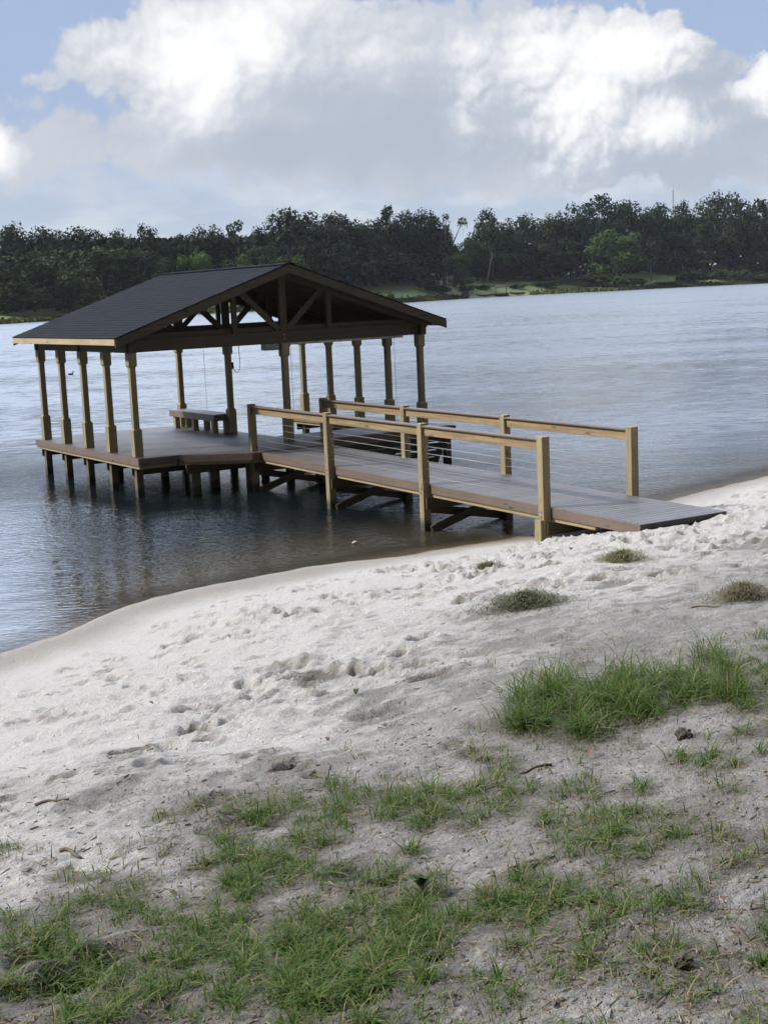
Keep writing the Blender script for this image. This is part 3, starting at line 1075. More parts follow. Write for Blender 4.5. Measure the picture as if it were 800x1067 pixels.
def cards(P, size, rng, stretch=1.5, N=None):
    """irregular little leaf clumps around the points P"""
    n = len(P)
    a = rng.normal(size=(n, 3))
    if N is not None:
        a = a * .5 + N * 1.25
    a /= np.linalg.norm(a, axis=1, keepdims=True)
    b_ = np.cross(a, rng.normal(size=(n, 3)))
    b_ /= np.linalg.norm(b_, axis=1, keepdims=True)
    c_ = np.cross(a, b_)
    sz = size * rng.uniform(.5, 1.3, (n, 1))
    b_, c_ = b_ * sz * stretch, c_ * sz
    j = lambda: rng.uniform(.6, 1.2, (n, 1))
    V = np.stack([P - b_ * j(), P - c_ * j(), P + b_ * j(), P + c_ * j()], 1).reshape(-1, 3)
    return V, np.arange(4 * n).reshape(n, 4)


def crown_mesh(seed, kind, ncard=2600, size=.020):
    rng = np.random.default_rng(seed)
    lumps = []
    if kind == 'oak':
        k = 26
        for i in range(k):
            a, r = rng.uniform(0, 6.28), .40 * math.sqrt(rng.uniform(0, 1))
            zt = .90 - .5 * (r / .42) ** 2
            lumps.append((r * math.cos(a), r * math.sin(a), rng.uniform(.22, max(.4, zt)), rng.uniform(.10, .18), rng.uniform(.7, 1.0)))
        for i in range(6):
            a, r = rng.uniform(0, 6.28), rng.uniform(.0, .27)
            lumps.append((r * math.cos(a), r * math.sin(a), rng.uniform(.78, .90) - r * .25, rng.uniform(.075, .12), 1))
    elif kind == 'tall':
        for i in range(22):
            z = rng.uniform(.22, .93)
            r = .30 * (1 - .45 * z) * math.sqrt(rng.uniform(0, 1))
            a = rng.uniform(0, 6.28)
            lumps.append((r * math.cos(a), r * math.sin(a), z, rng.uniform(.06, .12), 1.0))
    elif kind == 'cone':
        for i in range(40):
            z = rng.uniform(.06, .95)
            r = .30 * (1.02 - z) ** .8 * rng.uniform(.4, 1)
            a = rng.uniform(0, 6.28)
            lumps.append((r * math.cos(a), r * math.sin(a), z, rng.uniform(.05, .09), .45))
    elif kind == 'dense':                   # foliage down to the ground
        for i in range(30):
            z = rng.uniform(.06, .86)
            r = .36 * math.sqrt(max(.05, 1 - (abs(z - .4) / .62) ** 2)) * rng.uniform(.5, 1.0)
            a = rng.uniform(0, 6.28)
            lumps.append((r * math.cos(a), r * math.sin(a), z, rng.uniform(.09, .16), .9))
    elif kind == 'bush':
        for i in range(12):
            a, r = rng.uniform(0, 6.28), .38 * math.sqrt(rng.uniform(0, 1))
            lumps.append((r * math.cos(a), r * math.sin(a), rng.uniform(.2, .8 - .8 * r), rng.uniform(.16, .24), .9))
    elif kind == 'sparse':
        for i in range(15):
            z = rng.uniform(.4, .95)
            a, r = rng.uniform(0, 6.28), .22 * math.sqrt(rng.uniform(0, 1))
            lumps.append((r * math.cos(a), r * math.sin(a), z, rng.uniform(.03, .06), 1.0))
    L = np.array(lumps)
    w = L[:, 3] ** 2
    idx = rng.choice(len(L), ncard, p=w / w.sum())
    d = rng.normal(size=(ncard, 3))
    d /= np.linalg.norm(d, axis=1, keepdims=True)
    rr = rng.uniform(.35, 1.08, (ncard, 1)) ** .6
    fray = 1 + .13 * rng.normal(size=(ncard, 1)) * (rng.uniform(size=(ncard, 1)) < .3)
    P = L[idx, :3] + d * rr * fray * L[idx, 3:4] * np.stack([np.ones(ncard), np.ones(ncard), L[idx, 4]], 1)
    P[:, 2] = np.clip(P[:, 2], .01, 1.0)
    V, F = cards(P, size, rng, N=d * .9)
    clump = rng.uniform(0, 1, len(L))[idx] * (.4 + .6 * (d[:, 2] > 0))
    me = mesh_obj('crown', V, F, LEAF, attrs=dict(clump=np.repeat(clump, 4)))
    # trunk and limbs
    mb = MB()
    top = .5 if kind in ('oak', 'dense', 'bush') else .85
    r0 = {'oak': .028, 'bush': .02, 'sparse': .026}.get(kind, .022)
    bend = rng.uniform(-.04, .04, 2)
    tr = [(bend[0] * t * t * 2, bend[1] * t, top * t - .03 * (t == 0)) for t in (0, .25, .5, .75, 1)]
    mb.tube(tr, [r0 * 1.3, r0, r0 * .9, r0 * .75, r0 * .45], 7)
    for i in rng.choice(len(L), min(15 if kind == 'sparse' else 11, len(L)), replace=False):
        c_ = L[i, :3]
        z0 = min(top * .9, max(.15, c_[2] * rng.uniform(.35, .7)))
        p0 = Vector((0, 0, z0))
        p1 = Vector(c_)
        mid_ = (p0 + p1) / 2 + Vector((0, 0, -.03))
        mb.tube([p0, mid_, p1], [r0 * .45, r0 * .3, r0 * .12], 5)
    tk = mb.build('trunk', PALEBARK if kind == 'sparse' else BARK)
    moss = None
    if kind in ('oak', 'sparse', 'tall'):
        n = 150 if kind == 'oak' else 110
        ii = rng.choice(len(L), n)
        d = rng.normal(size=(n, 3))
        d /= np.linalg.norm(d, axis=1, keepdims=True)
        P = L[ii, :3] + d * L[ii, 3:4] * .95
        P[:, 2] -= .04
        ln = rng.uniform(.03, .09, n)
        wd = rng.uniform(.004, .009, n)
        ang = rng.uniform(0, 6.28, n)
        h = np.stack([np.cos(ang), np.sin(ang), ang * 0], 1)
        V = np.stack([P + h * wd[:, None], P - h * wd[:, None], P - h * wd[:, None] * .6 - np.stack([ln * 0, ln * 0, ln], 1) * .6, P - np.stack([ln * 0, ln * 0, ln], 1)], 1).reshape(-1, 3)
        moss = mesh_obj('hanging_moss', V, np.arange(4 * n).reshape(n, 4), MOSS, attrs=dict(clump=rng.uniform(0, 1, 4 * n)))
    return me, tk, moss


PROTO = {}
for kind, seeds in dict(oak=range(6), tall=range(20, 23), cone=range(30, 32), dense=range(40, 45), bush=range(50, 54), sparse=range(60, 61)).items():
    PROTO[kind] = [crown_mesh(s_, kind, {'oak': 5200, 'dense': 5000, 'bush': 900, 'sparse': 700, 'cone': 4000}.get(kind, 2200), {'oak': .0145, 'bush': .042, 'sparse': .012, 'dense': .016, 'cone': .013}.get(kind, .018)) for s_ in seeds]
PROTO_USED = {}
KNAME = dict(oak='oak_tree', tall='tall_tree', cone='cypress_tree', dense='leafy_tree', bush='bush', sparse='bare_tree')


def tree(kind, u, vtop, wpx, back, label, tint=(1, 1, 1), group=None, sink=0.0, vbase=None):
    x, y_, z, r = far_pt(u, back)
    h = max(1.0, (z_of(u, vtop, r) - z) * (1.07 if kind in ('oak', 'tall') else 1.0))
    wid = (wpx * (1.18 if kind == 'oak' else 1.1) + 3) / F_PX * r
    e = empty(KNAME[kind], (x, y_, z - sink), random.uniform(0, 6.28))
    tag(e, label, 'bush' if kind == 'bush' else 'tree', group or ('bushes on the far bank' if kind == 'bush' else 'trees of the far shore'))
    pr = PROTO[kind]
    k = random.randrange(len(pr))
    natural = {'oak': .92, 'tall': .62, 'cone': .62, 'dense': .85, 'bush': 1.0, 'sparse': .5}[kind]
    sx = wid / natural
    for o in pr[k]:
        if o is None:
            continue
        key = o.name
        if key not in PROTO_USED:
            PROTO_USED[key] = True
            c_ = o
            c_.parent = e
        else:
            c_ = share(o.name.split('.')[0], o, e)
        c_.scale = (sx, sx, h)
        if c_.name.startswith('crown'):
            j_ = random.uniform(.58, 1.15)
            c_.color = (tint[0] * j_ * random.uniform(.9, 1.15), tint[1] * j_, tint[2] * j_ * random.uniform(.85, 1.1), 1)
        if c_.name.startswith('hanging') and kind != 'sparse':
            c_.color = (.8, .85, .8, 1)
    return e


D = (.62, .72, .74)      # the darker, bluer oaks
P_ = (.95, 1.0, .95)
Gr = (1.25, 1.35, 1.0)
# skyline, from left to right
tree('oak', -18, 233, 64, 85, 'dark oak cut by the left edge of the photo, above the grassy shore', D)
tree('oak', 18, 231, 60, 90, 'highest round-topped oak above the pale grass strip at far left', D)
tree('oak', 57, 238, 50, 85, 'second oak from the left edge on the skyline, small dipping top', D)
tree('oak', 95, 238, 55, 65, 'flat-topped oak on the skyline straight above the left end of the shingled roof', D)
tree('oak', 126, 238, 46, 60, 'small bumpy oak on the skyline just left of the open-crowned oak', D)
tree('oak', 153, 233, 56, 40, 'open-crowned oak with sky showing through gaps, above the left roof slope', (.45, .52, .5))
tree('oak', 194, 243, 44, 60, 'low dark oak in the skyline dip between two open-crowned oaks', D)
tree('oak', 219, 236, 46, 45, 'dark oak with a bright sky gap in its crown, above the roof slope', (.45, .52, .5))
tree('tall', 247, 234, 34, 50, 'narrow upright tree rising left of the roof peak, with ragged top', D)
tree('oak', 270, 236, 46, 60, 'broken-topped oak behind the roof, just left of the big dome-crowned oak', D)
tree('oak', 311, 219, 76, 50, 'big dome-crowned oak standing right behind the roof peak', D)
tree('oak', 352, 223, 58, 60, 'rounded oak right of the roof peak and next to the dome-crowned oak', D)
tree('oak', 383, 230, 46, 60, 'lower oak in the row between the roof peak and the moss-grey tree', D)
tree('tall', 404, 218, 38, 60, 'slim oak with a pointed tuft on top, above the right roof slope', D)
tree('oak', 424, 220, 42, 60, 'bumpy oak with two small top lobes above the low end of the roof', D)
tree('oak', 446, 220, 48, 50, 'broad dark oak touching the moss-grey tree on its left side', (.45, .52, .5))
tree('sparse', 464, 222, 40, 30, 'grey, nearly bare tree draped in hanging moss at the left of the sky gap', (1.6, 1.5, 1.3))
tree('oak', 488, 247, 32, 60, 'low tree in the deep V of sky in the far treeline', D)
tree('oak', 514, 217, 50, 55, 'spiky-topped oak forming the right side of the sky gap', D)
tree('oak', 546, 222, 52, 60, 'oak with a level, broken top behind the leaning pale trunk', D)
tree('oak', 578, 223, 46, 60, 'small open oak just left of the tallest tree in the right half', D)
tree('oak', 618, 202, 64, 45, 'tallest tree in the right half, ragged crown standing above its neighbours', (.5, .58, .56))
tree('oak', 654, 211, 58, 60, 'wide oak sloping down to the right from the tallest tree', D)
tree('oak', 685, 214, 44, 60, 'oak just left of the thin radio mast, above the palm', D)
tree('oak', 716, 209, 50, 60, 'oak just right of the thin radio mast', D)
tree('oak', 756, 202, 66, 50, 'high double-headed oak behind the feathery conical trees', (.5, .58, .56))
tree('oak', 784, 221, 40, 60, 'low oak in the dip next to the right edge of the photo', D)
tree('tall', 801, 203, 40, 55, 'tall tree cut by the right edge of the photo', (.45, .52, .5))
# nearer row standing on the bank
tree('dense', 12, 262, 96, 36, 'grey-green tree mass closest to the left edge, foliage down to the grass', P_)
tree('dense', 62, 257, 80, 38, 'grey-green tree whose foot meets the end of the pale grass strip', P_)
tree('dense', 108, 254, 80, 14, 'soft grey-green tree behind the far end of the roof eave', (.85, .92, .9))
tree('dense', 146, 256, 70, 18, 'grey-green tree under the open-crowned oak', (.85, .92, .9))
tree('dense', 181, 266, 40, 12, 'small rounded tree directly above the left end of the roof ridge', (.9, 1.0, .9))
tree('dense', 205, 261, 38, 12, 'bright yellow-green tree peeping over the roof ridge', (1.7, 1.9, 1.1))
tree('dense', 252, 264, 34, 14, 'light green bush-like tree over the roof ridge, left of the peak', (1.25, 1.4, 1.0))
tree('dense', 300, 256, 44, 14, 'light green round tree touching the roof peak', (1.25, 1.4, 1.05))
tree('dense', 275, 253, 50, 26, 'dark tree between the two light green ones over the ridge', D)
tree('oak', 340, 250, 76, 54, 'moss-hung dark oak on the bank right of the roof peak', D)
tree('oak', 392, 250, 80, 54, 'wide dark oak hanging over the green lawn behind the roof end', (.5, .6, .58))
tree('oak', 436, 256, 60, 52, 'dark oak on the lawn left of the small white house', (.5, .6, .58))
tree('dense', 481, 262, 24, 30, 'small lighter green tree just right of the white house', (1.05, 1.2, .95))
tree('oak', 520, 246, 66, 62, 'dark oak behind the white pergola and leaning trunk', (.5, .6, .58))
tree('dense', 547, 266, 44, 54, 'dull green low tree above the beached boats', (.7, .8, .75))
tree('dense', 574, 256, 50, 48, 'olive-green tree left of the dark gap, leaning over the bank', (1.05, 1.15, .85))
tree('oak', 602, 240, 64, 52, 'deep dark oak between the olive tree and the big light green tree', (.42, .5, .5))
tree('dense', 641, 237, 60, 16, 'big light green oak-like tree at the water left of the palm', (1.25, 1.45, 1.05))
tree('dense', 703, 240, 54, 52, 'dark tree between the palm and the feathery conical trees', (.6, .72, .68))
tree('cone', 734, 232, 52, 34, 'larger feathery conical tree right of the palm', (1.2, 1.35, 1.0))
tree('cone', 766, 234, 48, 36, 'second feathery conical tree, half behind the larger one', (1.0, 1.15, .9))
tree('dense', 795, 250, 46, 30, 'rounded tree at the right edge above the shoreline', (.8, .92, .85))
# bushes
tree('bush', 398, 301, 22, 5, 'bright green bush at the low end of the roof', (1.9, 2.0, 1.3))
tree('bush', 447, 287, 22, 22, 'spiky dark bush on the bank below the white house', (.8, 1.0, .8))
tree('bush', 461, 294, 20, 18, 'low green bush between the spiky bush and the boats', (1.2, 1.3, .9))
tree('bush', 487, 295, 18, 17, 'low bush just left of the canoe dock', (1.1, 1.2, .9))
tree('bush', 506, 293, 16, 21, 'round dark bush right beside the canoe dock', (.6, .8, .7))
tree('bush', 541, 293, 14, 20, 'small dark bush behind the tan canoe', (.7, .8, .7))
tree('bush', 570, 291, 30, 20, 'wide bush in front of the low grey wall', (.9, 1.0, .8))
tree('bush', 661, 288, 26, 11, 'round bush at the foot of the palm', (1.0, 1.15, .9))
tree('bush', 693, 291, 26, 10, 'low wide bush right of the palm trunk', (.7, .85, .75))
tree('bush', 762, 272, 32, 11, 'tall round bush under the conical trees', (1.0, 1.15, .9))
tree('bush', 787, 284, 30, 9, 'low bush at the water near the right edge', (1.0, 1.1, .9))
tree('bush', 722, 281, 40, 10, 'wide bush at the water under the larger conical tree', (1.0, 1.15, .9))
tree('bush', 621, 282, 34, 17, 'bush at the left foot of the big light green tree', (1.0, 1.15, .9))

for lst in PROTO.values():
    for tri in lst:
        for o in tri:
            if o is not None and o.parent is None:
                bpy.data.objects.remove(o)

# the dark wood behind, where no single tree can be made out
rng = np.random.default_rng(5)
P, tnt = [], []
for _ in range(42000):
    u = rng.uniform(-60, 860)
    back = rng.uniform(62, 110) if u > 300 else rng.uniform(35, 95) if u > 90 else rng.uniform(52, 105)
    x, y_, z, r = far_pt(u, back)
    vt = float(np.interp(u, [-60, 60, 250, 320, 460, 480, 500, 620, 800], [247, 250, 249, 239, 239, 264, 244, 228, 228]))
    zt = z_of(u, vt, r)
    P.append((x, y_, z + (zt - z) * rng.uniform(0, 1) ** 1.1))
V, F = cards(np.array(P), .85, rng)
wood_mass = mesh_obj('background_forest', V, F, LEAF, attrs=dict(clump=rng.uniform(0, .4, len(V))))
wood_mass.color = (.42, .5, .5, 1)
tag(wood_mass, 'unbroken dark wood filling the space behind the single trees of the far shore', 'forest', kind='stuff')

# reeds and rough grass along the far waterline
P, L_ = [], []
for _ in range(9000):
    u = rng.uniform(-40, 850)
    back = abs(rng.normal(0, 5)) - .6
    if 488 < u < 552:
        continue
    x, y_, z, r = far_pt(u, back)
    P.append((x, y_, max(z, 0)))
    L_.append(rng.uniform(.25, .8))
P, L_ = np.array(P), np.array(L_)
a = rng.uniform(0, 6.28, len(P))
h = np.stack([np.cos(a), np.sin(a), a * 0], 1) * rng.uniform(.3, .8, (len(P), 1))
upv = np.stack([rng.normal(0, .15, len(P)), rng.normal(0, .15, len(P)), L_], 1)
V = np.stack([P - h, P + h, P + h * .6 + upv, P - h * .6 + upv], 1).reshape(-1, 3)
reeds = mesh_obj('shore_grass', V, np.arange(len(V)).reshape(-1, 4), leaf_mat('shore_grass', (.07, .095, .03), (.14, .15, .055)), attrs=dict(clump=rng.uniform(0, .5, len(V))))
tag(reeds, 'pale rough grass along the far waterline', 'grass', kind='stuff')

# palm
x, y_, z, r = far_pt(678, 26)
hp = z_of(678, 262, r) - z
palm = empty('palm_tree', (x, y_, z))
tag(palm, 'cabbage palm with a pale slender trunk and round head on the far shore', 'palm tree')
th = hp * .66
MB().tube([(0, 0, -.3), (.1, 0, th * .4), (0, .1, th * .75), (.05, 0, th)], [.42, .34, .33, .36], 9).build('trunk', PALEBARK, palm)
V, nF = [], 0
prng = np.random.default_rng(8)
for k in range(46):
    a, el = prng.uniform(0, 6.28), prng.uniform(-.9, 1.4)
    d = np.array([math.cos(a) * math.cos(el), math.sin(a) * math.cos(el), math.sin(el)])
    L0 = prng.uniform(.8, 1.0) * hp * .24
    c0 = np.array([0, 0, th + .3])
    tip = c0 + d * L0
    side = np.cross(d, [0, 0, 1.0]) + 1e-3
    side /= np.linalg.norm(side)
    for j in range(7):
        sp = (j - 3) / 3
        e_ = tip + side * sp * L0 * .6 + d * L0 * .45 * (1 - abs(sp) * .5) - np.array([0, 0, L0 * .16])
        w = side * .14
        V += [c0 + d * L0 * .5, tip - w + side * sp * L0 * .25, e_, tip + w + side * sp * L0 * .25]
V = np.array(V)
fr = mesh_obj('crown', V, np.arange(len(V)).reshape(-1, 4), FROND, palm, attrs=dict(clump=prng.uniform(0, 1, len(V))))
fr.color = (.85, .85, .75, 1)

# leaning pale trunk of a dead tree
x, y_, z, r = far_pt(508, 44)
k = r / F_PX
lean = empty('dead_tree', (x, y_, z))
tag(lean, 'pale dead trunk leaning to the right in front of the dark oaks', 'dead tree')
rx_, ry_ = math.cos(YAW), -math.sin(YAW)
MB().tube([(0, 0, -.5), (rx_ * 2 * k, ry_ * 2 * k, 12 * k), (rx_ * 6 * k, ry_ * 6 * k, 30 * k)], [.35, .28, .14], 7).build('trunk', PALEBARK, lean)
MB().tube([(rx_ * 4 * k, ry_ * 4 * k, 22 * k), (rx_ * 9 * k, ry_ * 9 * k, 29 * k)], [.16, .06], 6).build('limb', PALEBARK, lean)

# radio mast
x, y_, z, r = far_pt(702, 190)
mast = empty('radio_mast', (x, y_, z))
zt = z_of(702, 192, r) - z
tag(mast, 'thin radio mast rising above the trees into the sky', 'mast')
STEEL = plain('mast_steel', (.42, .42, .44), .6, .2)
mb = MB()
for k3 in range(3):
    a = k3 * 2.094
    mb.tube([(.5 * math.cos(a), .5 * math.sin(a), 0), (.34 * math.cos(a), .34 * math.sin(a), zt * .93)], .12, 5)
for q in np.arange(1.5, zt * .93, 1.5):
    for k3 in range(3):
        a, a2 = k3 * 2.094, (k3 + 1) * 2.094
        mb.tube([(.42 * math.cos(a), .42 * math.sin(a), q - 1.4), (.42 * math.cos(a2), .42 * math.sin(a2), q)], .05, 4)
mb.build('lattice', STEEL, mast)
MB().tube([(0, 0, zt * .92), (0, 0, zt)], [.16, .08], 6).build('antenna', STEEL, mast)


def face_cam(name, u, back, label, cat):
    x, y_, z, r = far_pt(u, back)
    e = empty(name, (x, y_, z), -math.atan2(x - CAM[0], y_ - CAM[1]))
    tag(e, label, cat)
    return e, r / F_PX


WHITEW = plain('white_siding', (.62, .63, .62), .7, 0, .08)
GREYW = plain('grey_wall', (.22, .22, .21), .8, 0, .15)
ROOFG = plain('grey_roof', (.10, .10, .11), .8)
GLASSD = plain('dark_window', (.02, .025, .03), .15)
REDB = plain('red_hull', (.30, .07, .045), .5)
TANB = plain('tan_hull', (.50, .38, .27), .5)
REDR = plain('brown_roof', (.085, .06, .05), .8)

h1, k = face_cam('white_house', 468, 42, 'small white house half hidden between trees on the far bank', 'house')
MB().box(-4 * k, 4 * k, -1.6, 1.6, -.5, 6 * k).build('wall', WHITEW, h1)
MB().add([(-4.8 * k, -2.0, 6 * k), (4.8 * k, -2.0, 6 * k), (4.8 * k, 2.0, 6 * k), (-4.8 * k, 2.0, 6 * k), (-4.8 * k, 0, 9 * k), (4.8 * k, 0, 9 * k)],
         [(0, 1, 5, 4), (2, 3, 4, 5), (0, 4, 3), (1, 2, 5), (0, 3, 2, 1)]).build('roof', ROOFG, h1)
MB().box(.6 * k, 2.2 * k, -1.64, -1.603, 2 * k, 4.6 * k).build('window', GLASSD, h1)
MB().box(-2.4 * k, -1.1 * k, -1.64, -1.603, -.2, 4.4 * k).build('door', GLASSD, h1)

pg, k = face_cam('pergola', 490, 40, 'white open pergola with slim posts on the far lawn', 'pergola')
for px in (-5, 0, 5):
    for py in (-1.2, 1.2):
        MB().box(px * k - .12, px * k + .12, py - .12, py + .12, -.4, 6 * k).build('post', WHITEW, pg)
mb = MB()
mb.box(-6 * k, 6 * k, -1.35, -1.1, 6 * k + .01, 6 * k + .3)
mb.box(-6 * k, 6 * k, 1.1, 1.35, 6 * k + .01, 6 * k + .3)
for q in np.linspace(-5.5, 5.5, 8):
    mb.box(q * k - .06, q * k + .06, -1.7, 1.7, 6 * k + .31, 6 * k + .5)
mb.build('beams', WHITEW, pg)
MB().box(-6 * k, 2 * k, -1.1, 1.1, .3, 1.2 * k).build('low_wall', WHITEW, pg)

wl, k = face_cam('garden_wall', 580, 44, 'long low grey wall on the far bank beneath the olive tree', 'wall')
MB().box(-18 * k, 16 * k, -.2, .2, -1, 2.6 * k).build('wall_face', GREYW, wl)
MB().box(-18.4 * k, 16.4 * k, -.3, .3, 2.6 * k + .002, 2.6 * k + .3).build('coping', plain('wall_coping', (.33, .32, .30), .8), wl)

dk, k = face_cam('boat_shed', 522, 3.5, 'little open shed with a brown hip roof at the far waterline', 'shed')
for px in (-5.5, 5.5):
    for py in (-1.5, 1.5):
        MB().box(px * k - .12, px * k + .12, py - .12, py + .12, -.8, 7 * k).build('post', BARK, dk)
MB().add([(-7.5 * k, -2.2, 7 * k), (7.5 * k, -2.2, 7 * k), (7.5 * k, 2.2, 7 * k), (-7.5 * k, 2.2, 7 * k), (-3 * k, 0, 10 * k), (3 * k, 0, 10 * k)],
         [(0, 1, 5, 4), (2, 3, 4, 5), (0, 4, 3), (1, 2, 5), (0, 3, 2, 1)]).build('roof', REDR, dk)
MB().box(-7 * k, 7 * k, -1.8, 1.8, .35, .6).build('floor', BARK, dk)


def hull(name, u, back, length, wid, hgt, mat, label, cat, turn=0.0):
    e, k = face_cam(name, u, back, label, cat)
    e.rotation_euler.z += turn
    sec = []
    n = 11
    vs, fs = [], []
    for i in range(n):
        t = -1 + 2 * i / (n - 1)
        w = wid * (1 - abs(t) ** 2.4) * .5 + .03
        zz = hgt * (1 + .35 * t * t)
        vs += [(t * length / 2, -w, zz), (t * length / 2, -w * .7, zz * .35), (t * length / 2, 0, .0 + .12 * t * t), (t * length / 2, w * .7, zz * .35), (t * length / 2, w, zz),
               (t * length / 2, w * .82, zz - .02), (t * length / 2, 0, .1 + .12 * t * t), (t * length / 2, -w * .82, zz - .02)]
    for i in range(n - 1):
        for q in range(8):
            a, b_ = i * 8 + q, i * 8 + (q + 1) % 8
            fs.append((a, b_, b_ + 8, a + 8))
    fs += [tuple(range(8))[::-1], tuple((n - 1) * 8 + q for q in range(8))]
    MB().add(vs, fs).build('hull', mat, e, 0, True)
    MB().box(-length * .12, length * .12, -wid * .38, wid * .38, hgt * .62, hgt * .7).build('seat', BARK, e)
    return e


k = far_pt(522, 1)[3] / F_PX
hull('rowing_boat', 521, .8, 18 * k, 1.8, 2.6 * k, REDB, 'rust red boat lying in front of the small shed at the far waterline', 'boat')
hull('canoe', 539, 2.6, 16 * k, 1.5, 2.6 * k, TANB, 'tan canoe on the far bank right of the red boat', 'canoe', .06)
hull('canoe', 505, 2.4, 18 * k, 1.3, 2.0 * k, plain('weathered_hull', (.34, .29, .23), .6), 'weathered brown canoe on the far bank left of the shed', 'canoe', -.05)

# ------------------------------------------------------------------ grass and small things on the sand
GRASS, g, b = material('grass_blades')
isl = g.new('ShaderNodeNewGeometry').outputs['Random Per Island']
tip = g.attr('tip')
dry = g.attr('dry')
c = g.mix(isl, (.038, .084, .012), (.092, .142, .028))
c = g.mix(g.m('MULTIPLY', tip, .35), c, (.16, .20, .07))
c = g.mix(dry, c, (.30, .24, .13))
g.put(b.inputs['Base Color'], c)
b.inputs['Roughness'].default_value = .65
b.inputs['Specular IOR Level'].default_value = .12
tl = g.new('ShaderNodeBsdfTranslucent')
g.put(tl.inputs['Color'], g.mix(.4, c, (.13, .21, .02)))
mx = g.new('ShaderNodeMixShader')
mx.inputs[0].default_value = .35
g.l.new(b.outputs[0], mx.inputs[1])
g.l.new(tl.outputs[0], mx.inputs[2])
g.l.new(mx.outputs[0], g.n['Material Output'].inputs['Surface'])

V, F, tv, dv = grass_mesh()
gr = mesh_obj('grass', V, F, GRASS, smooth_=True, attrs=dict(tip=tv, dry=dv))
tag(gr, 'green and straw-coloured grass growing in patches through the sand', 'grass', kind='stuff')

# crumbs of bark, roots and dry stalks strewn over the upper sand
rng = np.random.default_rng(77)
n = 6500
lu, lv = rng.uniform(-60, 860, n), 640 + 460 * rng.beta(1.5, 1.1, n)
P = ground_at(lu, lv, sand_height)
keep = (dirt_amount(P[:, 0], P[:, 1]) + .35 * soil_at(P[:, 0], P[:, 1])) > rng.uniform(.1, .9, n)
P = P[keep]
n = len(P)
az_ = rng.uniform(0, 6.28, n)
ln = rng.exponential(.010, n) + .003
hd = np.stack([np.cos(az_), np.sin(az_), rng.normal(0, .12, n)], 1) * ln[:, None]
wv = np.stack([-np.sin(az_), np.cos(az_), az_ * 0], 1) * rng.uniform(.0015, .005, n)[:, None]
upz = np.array([0, 0, 1.0]) * rng.uniform(.003, .008, n)[:, None]
V = np.stack([P - hd - wv, P - hd + wv, P + hd + wv * .5, P + hd - wv * .5, P - hd * .8 + upz, P + hd * .8 + upz], 1).reshape(-1, 3)
o = (np.arange(n) * 6)[:, None]
F = np.concatenate([o + np.array([[1, 2, 5, 4]]), o + np.array([[3, 0, 4, 5]])], 0)
lit_ = mesh_obj('plant_litter', V, F, leaf_mat('plant_litter', (.07, .055, .04), (.26, .21, .15)), attrs=dict(clump=np.repeat(rng.uniform(0, .6, n), 6)))
tag(lit_, 'dark crumbs of bark, roots and dry stalks strewn over the sand', 'plant litter', kind='stuff')

# heaps of dry grey-green moss washed onto the sand
MOSSM = leaf_mat('dry_moss', (.10, .10, .06), (.185, .175, .11))


def moss_heap(u, v, w, d, h, n, label, seed, tint):
    rng = np.random.default_rng(seed)
    p = ground_at(float(u), float(v), sand_height)
    mb = MB()
    e = empty('moss_heap', tuple(p), 0)
    # turn it across the line of sight
    e.rotation_euler.z = -YAW + rng.uniform(-.2, .2)
    cz_, sz_ = math.cos(e.rotation_euler.z), math.sin(e.rotation_euler.z)
    V, F = [], []
    for k in range(n):
        a, r = rng.uniform(0, 6.28), abs(rng.normal(0, .5))
        x, y_ = r * math.cos(a) * w / 2, r * math.sin(a) * d / 2
        zc = h * math.exp(-(r * 1.1) ** 2) * rng.uniform(.1, 1.1)
        gx, gy = p[0] + cz_ * x - sz_ * y_, p[1] + sz_ * x + cz_ * y_
        zb = float(sand_height(np.array(gx), np.array(gy)) - p[2])
        dr_ = rng.uniform(0, 6.28)
        pt = np.array([x, y_, zb + zc + .004])
        st = .022
        for j in range(5):
            dr_ += rng.normal(0, .7)
            wv = np.array([-math.sin(dr_), math.cos(dr_), 0]) * rng.uniform(.0015, .0032)
            V += [pt - wv, pt + wv]
            if j:
                o = len(V) - 4
                F.append((o, o + 1, o + 3, o + 2))
            pt = pt + np.array([math.cos(dr_) * st, math.sin(dr_) * st, rng.normal(0, .009)])
            pt[2] = max(pt[2], zb + .002)
    o = mesh_obj('strands', np.array(V), np.array(F), MOSSM, e, attrs=dict(clump=rng.uniform(0, 1, len(V))))
    o.color = (*tint, 1)
    tag(e, label, 'moss heap', 'heaps of dry moss on the sand')


moss_heap(546, 632, .85, .7, .12, 3000, 'largest dark heap of dry moss, alone in the middle of the white sand', 1, (.62, .66, .6))
moss_heap(646, 585, .72, .6, .11, 1900, 'yellowish heap of dry moss near the foot of the gangway', 2, (1.1, 1.05, .8))
moss_heap(772, 624, .6, .75, .12, 1900, 'brownish heap of dry moss by the right edge above the long grass', 3, (.8, .72, .65))
moss_heap(506, 592, .36, .3, .05, 600, 'smallest flat scrap of dry moss close to the water', 4, (.75, .75, .6))


# sticks, leaves, clods
STICK = plain('dry_stick', (.11, .085, .065), .9, 0, .4)


